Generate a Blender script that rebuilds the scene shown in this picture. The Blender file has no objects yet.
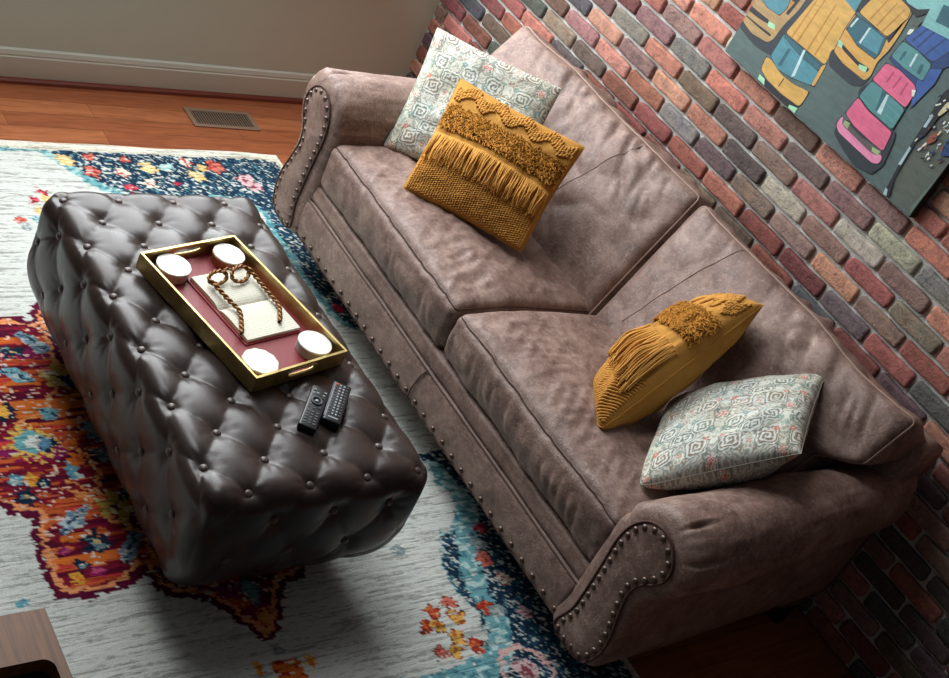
import bpy, bmesh, math, random
import numpy as np
from mathutils import Vector, Matrix, noise as mnoise
random.seed(7)
rng = np.random.default_rng(7)
S = bpy.context.scene
COL = S.collection

# ---------------- camera, world, lights, exposure ----------------
cam_data = bpy.data.cameras.new('camera')
cam_data.sensor_fit = 'HORIZONTAL'
cam_data.sensor_width = 36.0
cam_data.lens = 36.0 * 1284.2 / 949.0
cam_data.clip_start = 0.05
camera = bpy.data.objects.new('camera', cam_data)
COL.objects.link(camera)
camera.matrix_world = Matrix(((0.49760334, -0.67058084, 0.55019293, 3.951),
                              (0.76622276, 0.04251452, -0.64116706, -3.404),
                              (0.40656316, 0.74061721, 0.53496967, 2.420),
                              (0, 0, 0, 1)))
S.camera = camera
S.view_settings.view_transform = 'Standard'
S.view_settings.look = 'None'
S.view_settings.gamma = 1.0
S.view_settings.exposure = 0.0
S.view_settings.use_curve_mapping = False

world = bpy.data.worlds.new('room_ambient')
S.world = world
world.use_nodes = True
world.node_tree.nodes['Background'].inputs[0].default_value = (0.92, 0.96, 1.0, 1)
world.node_tree.nodes['Background'].inputs[1].default_value = 0.045

def area_light(name, loc, target, sx, sy, energy, color):
    d = bpy.data.lights.new(name, 'AREA')
    d.shape = 'RECTANGLE'; d.size = sx; d.size_y = sy; d.energy = energy; d.color = color
    o = bpy.data.objects.new(name, d); COL.objects.link(o)
    o.location = loc
    o.rotation_euler = (Vector(target) - Vector(loc)).to_track_quat('-Z', 'Y').to_euler()
    return o
# daylight through the tall window in the pale wall (its casing foot shows at the photo's top edge)
area_light('window_daylight', (-0.12, -1.35, 1.75), (1.4, -1.35, 0.9), 1.9, 1.9, 120, (0.95, 0.98, 1.0))
# unseen fill lamp added high up, placed so its light grazes the pale wall
area_light('upper_window_daylight', (0.35, -2.3, 4.2), (1.1, -1.1, 0.4), 1.5, 1.5, 72, (0.98, 0.98, 1.0))

# ---------------- helpers ----------------
def mesh_obj(name, verts, faces, mat=None, parent=None, smooth=True, mats=None, midx=None, cols=None):
    me = bpy.data.meshes.new(name)
    verts = np.asarray(verts, dtype=np.float32).reshape(-1, 3)
    off = Vector((0, 0, 0))
    if parent is not None:
        off = world_loc(parent)
        verts = verts - np.array(off, dtype=np.float32)
    if isinstance(faces, np.ndarray) and faces.ndim == 2:
        k = faces.shape[1]; n = len(faces)
        me.vertices.add(len(verts)); me.vertices.foreach_set('co', verts.ravel())
        me.loops.add(n * k); me.loops.foreach_set('vertex_index', faces.astype(np.int32).ravel())
        me.polygons.add(n)
        me.polygons.foreach_set('loop_start', np.arange(0, n * k, k, dtype=np.int32))
        me.polygons.foreach_set('loop_total', np.full(n, k, dtype=np.int32))
        me.update(calc_edges=True)
    else:
        me.from_pydata([tuple(map(float, v)) for v in verts], [], [tuple(map(int, f)) for f in faces])
    if cols is not None:
        a = me.color_attributes.new('Col', 'FLOAT_COLOR', 'POINT')
        c = np.ones((len(verts), 4), dtype=np.float32); c[:, :3] = cols
        a.data.foreach_set('color', c.ravel())
    for m in (mats or ([mat] if mat else [])):
        me.materials.append(m)
    if midx is not None:
        me.polygons.foreach_set('material_index', np.asarray(midx, dtype=np.int32))
    me.polygons.foreach_set('use_smooth', np.full(len(me.polygons), smooth, dtype=bool))
    me.update()
    o = bpy.data.objects.new(name, me); COL.objects.link(o)
    if parent is not None: o.parent = parent
    return o
def world_loc(o):
    v = Vector((0, 0, 0))
    while o is not None:
        v = v + o.location; o = o.parent
    return v
def thing(name, label, cat, loc, group=None):
    o = bpy.data.objects.new(name, None); COL.objects.link(o)
    o.empty_display_size = 0.05
    o.location = loc; tag(o, label, cat, group); return o
def tag(o, label, cat, group=None):
    o['label'] = label; o['category'] = cat
    if group: o['group'] = group
    return o
def struct(o): o['kind'] = 'structure'; return o
def join(parts):
    V = []; F = []; n = 0
    for v, f in parts:
        v = np.asarray(v, dtype=float); f = np.asarray(f)
        V.append(v); F.append(f + n); n += len(v)
    return np.concatenate(V), np.concatenate(F)
def quads(nu, nv, off=0, wrapu=False, wrapv=False):
    a = np.arange(nu if wrapu else nu - 1); b = np.arange(nv if wrapv else nv - 1)
    A, B = np.meshgrid(a, b, indexing='ij')
    A2 = (A + 1) % nu; B2 = (B + 1) % nv
    return np.stack([A * nv + B, A2 * nv + B, A2 * nv + B2, A * nv + B2], -1).reshape(-1, 4) + off
def tube(pts, r, n=8, closed=False, flat=1.0, up=None):
    P = np.asarray(pts, dtype=float); m = len(P)
    if closed: T = np.roll(P, -1, 0) - np.roll(P, 1, 0)
    else: T = np.gradient(P, axis=0)
    T /= np.linalg.norm(T, axis=1, keepdims=True) + 1e-12
    nrm = np.array(up if up is not None else (0.31, 0.22, 0.92), dtype=float)
    N = np.empty_like(P); cur = nrm
    for i in range(m):
        cur = cur - T[i] * (cur @ T[i])
        if np.linalg.norm(cur) < 1e-6: cur = np.cross(T[i], (1, 0, 0.1))
        cur = cur / np.linalg.norm(cur); N[i] = cur
    B = np.cross(T, N)
    th = np.arange(n) / n * 2 * np.pi
    rr = np.broadcast_to(np.asarray(r, dtype=float), (m,))
    V = P[:, None] + rr[:, None, None] * (np.cos(th)[None, :, None] * N[:, None] * flat + np.sin(th)[None, :, None] * B[:, None])
    F = quads(m, n, 0, closed, True)
    V = V.reshape(-1, 3)
    if not closed:
        V = np.concatenate([V, P[:1], P[-1:]])
        i = np.arange(n); j = (i + 1) % n
        c0 = np.stack([i, j, np.full(n, m * n), np.full(n, m * n)], -1)
        c1 = np.stack([(m - 1) * n + j, (m - 1) * n + i, np.full(n, m * n + 1), np.full(n, m * n + 1)], -1)
        # quads with a repeated tip would be degenerate: use thin fans through midpoints instead
        V, F = cap_fix(V, F, c0, c1)
    return V, F
def cap_fix(V, F, c0, c1):
    # turn tip triangles into quads that share two rim edges
    out = [F]
    for c in (c0, c1):
        n = len(c); q = []
        for k in range(0, n - 1, 2):
            q.append([c[k][0], c[k][1], c[(k + 1) % n][1], c[k][2]])
        out.append(np.array(q))
    return V, np.concatenate(out)
def bm_obj(name, bm, mat, parent=None, smooth=True, angle=None):
    me = bpy.data.meshes.new(name)
    if parent is not None:
        bmesh.ops.translate(bm, verts=bm.verts, vec=-world_loc(parent))
    bm.to_mesh(me); bm.free()
    if isinstance(mat, (list, tuple)):
        for m in mat: me.materials.append(m)
    else: me.materials.append(mat)
    me.polygons.foreach_set('use_smooth', np.full(len(me.polygons), smooth, dtype=bool))
    o = bpy.data.objects.new(name, me); COL.objects.link(o)
    if parent is not None: o.parent = parent
    return o
def bm_box(bm, x0, x1, y0, y1, z0, z1, bev=0.0, seg=2, M=None):
    r = bmesh.ops.create_cube(bm, size=1.0)
    vs = r['verts']
    for v in vs:
        v.co = Vector(((x0 + x1) / 2 + v.co.x * (x1 - x0), (y0 + y1) / 2 + v.co.y * (y1 - y0), (z0 + z1) / 2 + v.co.z * (z1 - z0)))
        if M is not None: v.co = M @ v.co
    if bev > 0:
        es = list({e for v in vs for e in v.link_edges})
        bmesh.ops.bevel(bm, geom=es, offset=bev, segments=seg, profile=0.5, affect='EDGES')
def box_obj(name, b, mat, parent=None, bev=0.003, seg=2, smooth=False, M=None):
    bm = bmesh.new(); bm_box(bm, *b, bev=bev, seg=seg, M=M)
    return bm_obj(name, bm, mat, parent, smooth)
def cubegrid(h, step, r):
    """surface of a box of half extents h as grids; returns flat points, faces and the face id of each vertex"""
    V = []; F = []; ids = []; n = 0
    def ax(H):
        k = max(2, int(round(2 * H / step)))
        return np.linspace(-H, H, k + 1)
    for a in range(3):
        for s in (-1, 1):
            b, c = [(1, 2), (2, 0), (0, 1)][a]
            U = ax(h[b]); W = ax(h[c])
            A, B = np.meshgrid(U, W, indexing='ij')
            P = np.empty((A.size, 3)); P[:, a] = s * h[a]; P[:, b] = A.ravel(); P[:, c] = B.ravel()
            f = quads(len(U), len(W), n)
            if s < 0: f = f[:, ::-1]
            V.append(P); F.append(f); ids.append(np.full(len(P), a * 2 + (s > 0))); n += len(P)
    return np.concatenate(V), np.concatenate(F), np.concatenate(ids)
def roundbox(P, h, r):
    h = np.asarray(h); inner = np.clip(P, -(h - r), h - r)
    d = P - inner; L = np.linalg.norm(d, axis=1, keepdims=True); L[L < 1e-9] = 1
    nrm = d / L
    return inner + nrm * r, nrm
def weld(o, dist=0.0002):
    bm = bmesh.new(); bm.from_mesh(o.data)
    bmesh.ops.remove_doubles(bm, verts=bm.verts, dist=dist)
    bm.to_mesh(o.data); bm.free()
    o.data.polygons.foreach_set('use_smooth', np.full(len(o.data.polygons), True, dtype=bool))
    return o
class VNoise:
    """smooth value noise on numpy arrays"""
    def __init__(self, seed, n=256):
        self.g = np.random.default_rng(seed).random((n, n)); self.n = n
    def __call__(self, x, y):
        xi = np.floor(x).astype(int); yi = np.floor(y).astype(int)
        fx = x - xi; fy = y - yi
        fx = fx * fx * (3 - 2 * fx); fy = fy * fy * (3 - 2 * fy)
        n = self.n; g = self.g
        a = g[xi % n, yi % n]; b = g[(xi + 1) % n, yi % n]; c = g[xi % n, (yi + 1) % n]; d = g[(xi + 1) % n, (yi + 1) % n]
        return (a * (1 - fx) + b * fx) * (1 - fy) + (c * (1 - fx) + d * fx) * fy
N1 = VNoise(1); N2 = VNoise(2); N3 = VNoise(3); N4 = VNoise(4)
def s2l(c):
    c = np.asarray(c, dtype=float) / 255.0
    return np.where(c <= 0.04045, c / 12.92, ((c + 0.055) / 1.055) ** 2.4)
def smooth_closed(pts, n):
    P = np.asarray(pts, dtype=float); m = len(P)
    out = []
    per = 12
    for i in range(m):
        p0, p1, p2, p3 = P[i - 1], P[i], P[(i + 1) % m], P[(i + 2) % m]
        for t in np.arange(per) / per:
            out.append(0.5 * ((2 * p1) + (-p0 + p2) * t + (2 * p0 - 5 * p1 + 4 * p2 - p3) * t * t + (-p0 + 3 * p1 - 3 * p2 + p3) * t ** 3))
    out = np.array(out)
    d = np.r_[0, np.cumsum(np.linalg.norm(np.roll(out, -1, 0) - out, axis=1))]
    o2 = np.vstack([out, out[:1]])
    s = np.linspace(0, d[-1], n, endpoint=False)
    return np.stack([np.interp(s, d, o2[:, k]) for k in range(P.shape[1])], -1), d[-1]
def smooth_open(pts, n):
    P = np.asarray(pts, dtype=float); Q = np.vstack([2 * P[0] - P[1], P, 2 * P[-1] - P[-2]])
    out = []
    for i in range(1, len(Q) - 2):
        p0, p1, p2, p3 = Q[i - 1], Q[i], Q[i + 1], Q[i + 2]
        for t in np.arange(12) / 12:
            out.append(0.5 * ((2 * p1) + (-p0 + p2) * t + (2 * p0 - 5 * p1 + 4 * p2 - p3) * t * t + (-p0 + 3 * p1 - 3 * p2 + p3) * t ** 3))
    out.append(P[-1]); out = np.array(out)
    d = np.r_[0, np.cumsum(np.linalg.norm(np.diff(out, axis=0), axis=1))]
    s = np.linspace(0, d[-1], n)
    return np.stack([np.interp(s, d, out[:, k]) for k in range(P.shape[1])], -1)

# ---------------- materials ----------------
def mat_new(name, col=(0.5, 0.5, 0.5), rough=0.6, metal=0.0, spec=0.5):
    m = bpy.data.materials.new(name); m.use_nodes = True
    b = m.node_tree.nodes['Principled BSDF']
    b.inputs['Base Color'].default_value = (*col, 1); b.inputs['Roughness'].default_value = rough
    b.inputs['Metallic'].default_value = metal; b.inputs['Specular IOR Level'].default_value = spec
    return m
def nd(m, t, **kw):
    n = m.node_tree.nodes.new(t)
    for k, v in kw.items():
        if k.startswith('i_'): n.inputs[k[2:].replace('_', ' ')].default_value = v
        else: setattr(n, k, v)
    return n
def lk(m, a, b): m.node_tree.links.new(a, b)
def ramp(m, fac, stops):
    r = nd(m, 'ShaderNodeValToRGB')
    while len(r.color_ramp.elements) < len(stops): r.color_ramp.elements.new(0.5)
    for e, (p, c) in zip(r.color_ramp.elements, stops):
        e.position = p; e.color = (*c, 1) if len(c) == 3 else c
    lk(m, fac, r.inputs[0]); return r
def noise_node(m, scale, detail=4, rough=0.55, stretch=None, dist=0.0):
    tc = nd(m, 'ShaderNodeTexCoord')
    n = nd(m, 'ShaderNodeTexNoise'); n.inputs['Scale'].default_value = scale
    n.inputs['Detail'].default_value = detail; n.inputs['Roughness'].default_value = rough
    n.inputs['Distortion'].default_value = dist
    if stretch:
        mp = nd(m, 'ShaderNodeMapping'); mp.inputs['Scale'].default_value = stretch
        lk(m, tc.outputs['Object'], mp.inputs[0]); lk(m, mp.outputs[0], n.inputs['Vector'])
    else: lk(m, tc.outputs['Object'], n.inputs['Vector'])
    return n
def bump(m, h, strength, dist=0.01):
    b = nd(m, 'ShaderNodeBump'); b.inputs['Strength'].default_value = strength; b.inputs['Distance'].default_value = dist
    lk(m, h, b.inputs['Height']); lk(m, b.outputs[0], m.node_tree.nodes['Principled BSDF'].inputs['Normal'])
    return b
def bsdf(m): return m.node_tree.nodes['Principled BSDF']
def mix(m, a, b, fac, mode='MIX'):
    x = nd(m, 'ShaderNodeMix', data_type='RGBA', blend_type=mode)
    for s, v in ((x.inputs[6], a), (x.inputs[7], b), (x.inputs[0], fac)):
        if hasattr(v, 'links'): lk(m, v, s)
        elif isinstance(v, (int, float)): s.default_value = v
        else: s.default_value = (*v, 1)
    return x.outputs[2]

# distressed mauve brown sofa leather
def leather_sofa():
    m = mat_new('distressed_leather', rough=0.55)
    n = noise_node(m, 9, 12, 0.80, dist=0.4)
    r = ramp(m, n.outputs[0], [(0.34, tuple(s2l((90, 67, 58)))), (0.5, tuple(s2l((130, 104, 94)))), (0.70, tuple(s2l((168, 145, 131))))])
    n2 = noise_node(m, 60, 9, 0.8, dist=0.7)
    r2 = ramp(m, n2.outputs[0], [(0.50, (0, 0, 0)), (0.74, (1, 1, 1))])
    f = nd(m, 'ShaderNodeMath', operation='MULTIPLY'); f.inputs[1].default_value = 0.58
    lk(m, r2.outputs[0], f.inputs[0])
    c = mix(m, r.outputs[0], tuple(s2l((200, 178, 164))), f.outputs[0])
    lk(m, c, bsdf(m).inputs['Base Color'])
    rr = ramp(m, n.outputs[0], [(0.3, (0.42,) * 3), (0.7, (0.62,) * 3)])
    lk(m, rr.outputs[0], bsdf(m).inputs['Roughness'])
    n3 = noise_node(m, 230, 3, 0.6)
    a = nd(m, 'ShaderNodeMath', operation='ADD'); lk(m, n3.outputs[0], a.inputs[0]); lk(m, n2.outputs[0], a.inputs[1])
    bump(m, a.outputs[0], 0.7, 0.002)
    return m
M_SOFA = leather_sofa()
M_SOFA_PIPE = mat_new('piping_leather', tuple(s2l((160, 134, 120))), 0.5)
M_RAILPIPE = mat_new('rail_piping_leather', tuple(s2l((112, 88, 78))), 0.6)
M_SOFA_DARKPIPE = mat_new('seam_leather', tuple(s2l((84, 62, 54))), 0.75, 0, 0.2)
def leather_dark():
    m = mat_new('dark_brown_leather', rough=0.34)
    n = noise_node(m, 7, 6, 0.6)
    r = ramp(m, n.outputs[0], [(0.3, tuple(s2l((40, 31, 28)))), (0.7, tuple(s2l((62, 51, 47))))])
    lk(m, r.outputs[0], bsdf(m).inputs['Base Color'])
    n3 = noise_node(m, 260, 3, 0.6); bump(m, n3.outputs[0], 0.25, 0.001)
    rr = ramp(m, n.outputs[0], [(0.3, (0.26,) * 3), (0.7, (0.40,) * 3)])
    lk(m, rr.outputs[0], bsdf(m).inputs['Roughness']); bsdf(m).inputs['Specular IOR Level'].default_value = 0.38
    return m
M_OTT = leather_dark()
M_NAIL = mat_new('bronze_nailhead', tuple(s2l((104, 88, 80))), 0.38, 0.8)
M_DARKWOOD = mat_new('dark_wood_foot', tuple(s2l((28, 20, 17))), 0.4)

# ---------------- the setting ----------------
def floor_mat():
    m = mat_new('oak_floor', rough=0.32)
    tc = nd(m, 'ShaderNodeTexCoord')
    mp = nd(m, 'ShaderNodeMapping'); mp.inputs['Rotation'].default_value = (0, 0, math.pi / 2)
    mp.inputs['Location'].default_value = (0.0, 0.03, 0)
    lk(m, tc.outputs['Object'], mp.inputs[0])
    br = nd(m, 'ShaderNodeTexBrick'); br.offset = 0.37; br.offset_frequency = 2; br.squash = 1.0
    br.inputs['Scale'].default_value = 1.0; br.inputs['Brick Width'].default_value = 0.9
    br.inputs['Row Height'].default_value = 0.083; br.inputs['Mortar Size'].default_value = 0.0009
    br.inputs['Mortar Smooth'].default_value = 0.2
    br.inputs['Color1'].default_value = (*s2l((140, 78, 46)), 1); br.inputs['Color2'].default_value = (*s2l((172, 106, 66)), 1)
    br.inputs['Mortar'].default_value = (*s2l((60, 26, 14)), 1)
    lk(m, mp.outputs[0], br.inputs['Vector'])
    n = noise_node(m, 1.0, 6, 0.6, (60, 5, 60), 1.2)
    r = ramp(m, n.outputs[0], [(0.35, (0.55, 0.47, 0.42)), (0.6, (1, 1, 1))])
    c = mix(m, br.outputs[0], r.outputs[0], 0.75, 'MULTIPLY')
    lk(m, c, bsdf(m).inputs['Base Color'])
    bump(m, br.outputs['Fac'], -0.3, 0.002)
    return m
M_FLOOR = floor_mat()
bm = bmesh.new(); bm_box(bm, -0.1, 4.6, -4.2, 0.12, -0.06, 0.0)
struct(bm_obj('floor', bm, M_FLOOR, None, False))

def paint_mat(name, c, rough=0.7):
    m = mat_new(name, tuple(s2l(c)), rough)
    n = noise_node(m, 120, 3, 0.5); bump(m, n.outputs[0], 0.06, 0.001); return m
M_WALL = paint_mat('pale_wall_paint', (208, 216, 200))
M_TRIM = paint_mat('trim_paint', (208, 212, 198), 0.45)
WY0, WY1, WZ0, WZ1 = -2.35, -0.36, 0.66, 2.75     # window opening
bm = bmesh.new()
for b in ((-0.14, 0, WY1, 0.0, 0, 3.2), (-0.14, 0, -4.2, WY0, 0, 3.2), (-0.14, 0, WY0, WY1, 0, WZ0), (-0.14, 0, WY0, WY1, WZ1, 3.2)):
    bm_box(bm, *b)
struct(bm_obj('wall_left', bm, M_WALL, None, False))
# window casing
win = bpy.data.objects.new('window_1', None); COL.objects.link(win); win.location = (0, -1.35, WZ0); struct(win)
bm = bmesh.new()
bm_box(bm, 0, 0.022, WY1, WY1 + 0.09, WZ0, WZ1 + 0.09, 0.004)
bm_box(bm, 0, 0.022, WY0 - 0.09, WY0, WZ0, WZ1 + 0.09, 0.004)
bm_box(bm, 0, 0.022, WY0, WY1, WZ1, WZ1 + 0.09, 0.004)
bm_obj('window_casing', bm, M_TRIM, win, False)
bm = bmesh.new()
bm_box(bm, -0.10, 0.05, WY0 - 0.11, WY1 + 0.11, WZ0 - 0.03, WZ0, 0.006)
bm_obj('window_sill', bm, M_TRIM, win, False)
bm = bmesh.new()
bm_box(bm, 0, 0.02, WY0 - 0.09, WY1 + 0.115, 0.508, WZ0 - 0.03, 0.004)
bm_obj('window_apron', bm, M_TRIM, win, False)
bm = bmesh.new()
for y in (WY0 + 0.02, WY1 - 0.02, (WY0 + WY1) / 2):
    bm_box(bm, -0.09, -0.05, y - 0.022, y + 0.022, WZ0, WZ1)
for z in (WZ0 + 0.02, (WZ0 + WZ1) / 2, WZ1 - 0.02):
    bm_box(bm, -0.085, -0.055, WY0, WY1, z - 0.02, z + 0.02)
bm_obj('window_sash', bm, M_TRIM, win, False)
SHEARED = True
# baseboard with a moulded cap, and a stained shoe strip
prof = [(0, 0.0), (0.016, 0.0), (0.016, 0.098), (0.012, 0.104), (0.014, 0.108), (0.010, 0.124), (0.0, 0.128)]
def extrude_profile(name, prof, axis, a0, a1, mat, parent=None, smooth=False):
    V = []
    for a in (a0, a1):
        for p, q in prof:
            V.append((p, a, q) if axis == 'y' else (a, p, q))
    n = len(prof)
    F = [[i, (i + 1) % n, (i + 1) % n + n, i + n] for i in range(n)] + [list(range(n))[::-1], list(range(n, 2 * n))]
    return mesh_obj(name, V, F, mat, parent, smooth)
struct(extrude_profile('baseboard_left', prof, 'y', -4.2, 0.0, M_TRIM))
M_SHOE = mat_new('stained_shoe_moulding', tuple(s2l((104, 44, 28))), 0.4)
struct(extrude_profile('trim_1', [(0.0161, 0.0), (0.034, 0.0), (0.031, 0.011), (0.024, 0.017), (0.0161, 0.018)], 'y', -4.2, 0.0, M_SHOE))

# the pale wall stands a degree and a half off square to the brick wall
for o_ in list(COL.objects):
    if o_.type == 'MESH' and o_.name.startswith(('wall_left', 'window', 'baseboard', 'trim')):
        off_ = world_loc(o_) if o_.parent else Vector((0, 0, 0))
        for v_ in o_.data.vertices:
            v_.co.x += -0.035 - 0.027 * (v_.co.y + (o_.parent.location.y if o_.parent else 0))
# brick wall: every brick modelled, laid in running bond
BL, BH, BX, BZ = 0.2045, 0.06624, 0.9689, 0.8265
KIND = {'R': (186, 122, 108), 'D': (132, 80, 72), 'DB': (116, 96, 86), 'B': (142, 122, 106), 'G': (126, 124, 116), 'P': (146, 112, 106),
        'O': (192, 138, 114), 'S': (172, 164, 148), 'K': (92, 92, 90), 'Q': (106, 88, 90), 'A': (198, 132, 112), 'T': (162, 100, 88)}
ROWS = {0: (-2, 'B DB D D T T D D Q T K'.split()), 1: (-1.5, 'P R T G Q B P O B T P'.split()), 2: (-1, 'O P O R Q S P T B R'.split()),
        3: (-0.5, 'G A DB Q B R S P R'.split()), 4: (0, 'P G R R Q P S G R'.split()), 5: (0.5, 'P R A DB R P A R'.split()),
        6: (1, 'R S P D D R T'.split()), -1: (-3.5, 'T R Q D'.split()), -2: (-4, 'D T T'.split())}
def brick_mat():
    m = mat_new('tumbled_brick', rough=0.85, spec=0.25)
    vc = nd(m, 'ShaderNodeVertexColor', layer_name='Col')
    n = noise_node(m, 30, 12, 0.85, dist=0.6)
    r = ramp(m, n.outputs[0], [(0.33, (0.42, 0.42, 0.44)), (0.5, (1, 1, 1)), (0.66, (1.45, 1.38, 1.30))])
    c = mix(m, vc.outputs[0], r.outputs[0], 1.0, 'MULTIPLY')
    n2 = noise_node(m, 130, 4, 0.7)
    n5 = noise_node(m, 75, 5, 0.75); r5 = ramp(m, n5.outputs[0], [(0.34, (0.35, 0.34, 0.34)), (0.44, (1, 1, 1))]); c = mix(m, c, r5.outputs[0], 0.85, 'MULTIPLY')
    r2 = ramp(m, n2.outputs[0], [(0.58, (0, 0, 0)), (0.70, (1, 1, 1))])
    f = nd(m, 'ShaderNodeMath', operation='MULTIPLY'); f.inputs[1].default_value = 0.42; lk(m, r2.outputs[0], f.inputs[0])
    c = mix(m, c, tuple(s2l((186, 172, 156))), f.outputs[0])
    lk(m, c, bsdf(m).inputs['Base Color'])
    a = nd(m, 'ShaderNodeMath', operation='ADD'); lk(m, n.outputs[0], a.inputs[0]); lk(m, n2.outputs[0], a.inputs[1])
    bump(m, a.outputs[0], 1.0, 0.006)
    return m
M_BRICK = brick_mat()
M_MORTAR = mat_new('grey_mortar', tuple(s2l((216, 217, 212))), 0.95, 0, 0.1)
_n = noise_node(M_MORTAR, 180, 4, 0.7); bump(M_MORTAR, _n.outputs[0], 1.0, 0.005)
def build_bricks():
    V = []; F = []; C = []; nv = 0
    us = np.array([-1, -1, -0.97, -0.88, -0.6, -0.3, 0, 0.3, 0.6, 0.88, 0.97, 1, 1.0])
    vs = np.array([-1, -1, -0.9, -0.6, -0.2, 0.2, 0.6, 0.9, 1, 1.0])
    U, W = np.meshgrid(us, vs, indexing='ij'); nu, nw = U.shape
    I, J = np.meshgrid(np.arange(nu), np.arange(nw), indexing='ij')
    back = ((I == 0) | (I == nu - 1) | (J == 0) | (J == nw - 1)).ravel()
    rim = (((I == 1) | (I == nu - 2) | (J == 1) | (J == nw - 2)).ravel()) & ~back
    q = quads(nu, nw)[:, ::-1]
    rs = random.Random(3)
    for c in range(-13, 25):
        z = BZ + c * BH
        if z < BH * 0.4: continue
        half = 0 if c % 2 == 0 else 0.5
        k = -6 + half
        while True:
            x0 = BX + k * BL; x1 = x0 + BL
            if x0 > 4.3: break
            cx0 = max(x0, -0.031)
            kk = None
            if c in ROWS:
                i = int(round(k - ROWS[c][0]))
                if 0 <= i < len(ROWS[c][1]): kk = ROWS[c][1][i]
            if kk is None:
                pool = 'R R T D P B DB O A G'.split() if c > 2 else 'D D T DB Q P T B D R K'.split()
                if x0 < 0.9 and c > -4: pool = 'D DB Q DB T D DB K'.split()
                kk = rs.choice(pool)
            k += 1
            if x1 - cx0 < 0.03: continue
            hx = (x1 - cx0) / 2 - 0.0052 - rs.uniform(0, 0.0016); hz = BH / 2 - 0.0052 - rs.uniform(0, 0.0012)
            cx = (cx0 + x1) / 2
            r = 0.012
            X = (U * hx).ravel(); Z = (W * hz).ravel()
            ix = np.clip(X, -(hx - r), hx - r); iz = np.clip(Z, -(hz - r), hz - r)
            dx = X - ix; dz = Z - iz; L = np.hypot(dx, dz); L2 = np.where(L < 1e-9, 1, L)
            m = np.maximum(np.abs(dx), np.abs(dz)) / L2
            X = ix + dx * m; Z = iz + dz * m
            sx, sz = rs.uniform(0, 90), rs.uniform(0, 90)
            X2 = X + (N1(X * 70 + sx, Z * 70 + sz) - 0.5) * 0.0045; Z2 = Z + (N2(X * 60 + sx, Z * 60 + sz) - 0.5) * 0.0045
            tilt = rs.uniform(-0.010, 0.010); pr = rs.uniform(-0.002, 0.003)
            Y = -0.0125 - pr + tilt * X + (N3(X * 55 + sx, Z * 55 + sz) - 0.5) * 0.005
            Y = np.where(rim, -0.0060 + (Y + 0.0125) * 0.5, Y); Y = np.where(back, 0.006, Y)
            V.append(np.stack([cx + X2, Y, z + Z2], -1)); F.append(q + nv); nv += len(X)
            base = np.array(KIND[kk], float); base = base.mean() + (base - base.mean()) * 0.9; base = base * rs.uniform(0.97, 1.15) + np.array([rs.uniform(-6, 6) for _ in range(3)])
            base = np.clip(base, 0, 255)
            col = np.tile(s2l(base), (len(X), 1))
            if kk in ('S', 'G', 'B', 'O', 'P'):
                w = np.clip((N4(X * 45 + sx, Z * 60 + sz) - 0.45) * 3, 0, 1)[:, None] * 0.55
                alt = s2l({'S': (205, 196, 172), 'G': (150, 142, 126), 'B': (150, 120, 100), 'O': (214, 164, 130), 'P': (160, 126, 118)}[kk])
                col = col * (1 - w) + alt * w
            C.append(col)
    return np.concatenate(V), np.concatenate(F), np.concatenate(C)
bv, bf, bc = build_bricks()
wall = mesh_obj('wall_back', [(-0.14, 0.002, 0), (4.6, 0.002, 0), (4.6, 0.002, 3.2), (-0.14, 0.002, 3.2), (-0.14, 0.12, 0), (4.6, 0.12, 0), (4.6, 0.12, 3.2), (-0.14, 0.12, 3.2)],
                [[0, 1, 2, 3], [5, 4, 7, 6], [3, 2, 6, 7], [4, 5, 1, 0], [4, 0, 3, 7], [1, 5, 6, 2]], M_MORTAR, None, False)
struct(wall)
bo = mesh_obj('brick_facing', bv, bf, M_BRICK, wall, True, cols=bc)

# floor register
vent = thing('floor_vent', 'beige metal slotted floor vent set in the wooden floor beside the pale wall', 'floor vent', (0.173, -0.937, 0.0))
M_VENT = mat_new('beige_vent_metal', tuple(s2l((128, 104, 84))), 0.45, 0.3)
M_BLACK = mat_new('duct_shade_black', (0.006, 0.006, 0.006), 0.8)
bm = bmesh.new()
x0, x1, y0, y1 = 0.111, 0.235, -1.08, -0.795
bm_box(bm, x0, x0 + 0.018, y0, y1, 0.0005, 0.005, 0.0015); bm_box(bm, x1 - 0.018, x1, y0, y1, 0.0005, 0.005, 0.0015)
bm_box(bm, x0 + 0.017, x1 - 0.017, y0, y0 + 0.02, 0.0005, 0.005, 0.0015); bm_box(bm, x0 + 0.017, x1 - 0.017, y1 - 0.02, y1, 0.0005, 0.005, 0.0015)
bm_obj('vent_frame', bm, M_VENT, vent, False)
box_obj('duct_shade_sheet', (x0 + 0.017, x1 - 0.017, y0 + 0.019, y1 - 0.019, 0.0004, 0.0012), M_BLACK, vent, 0)  # black sheet stands in for the shade inside the duct
bm = bmesh.new()
for i in range(22):
    y = y0 + 0.026 + i * (y1 - y0 - 0.052) / 21
    bm_box(bm, x0 + 0.016, x1 - 0.016, y - 0.0018, y + 0.0018, 0.0012, 0.0042, 0)
bm_obj('vent_slats', bm, M_VENT, vent, False)

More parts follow.
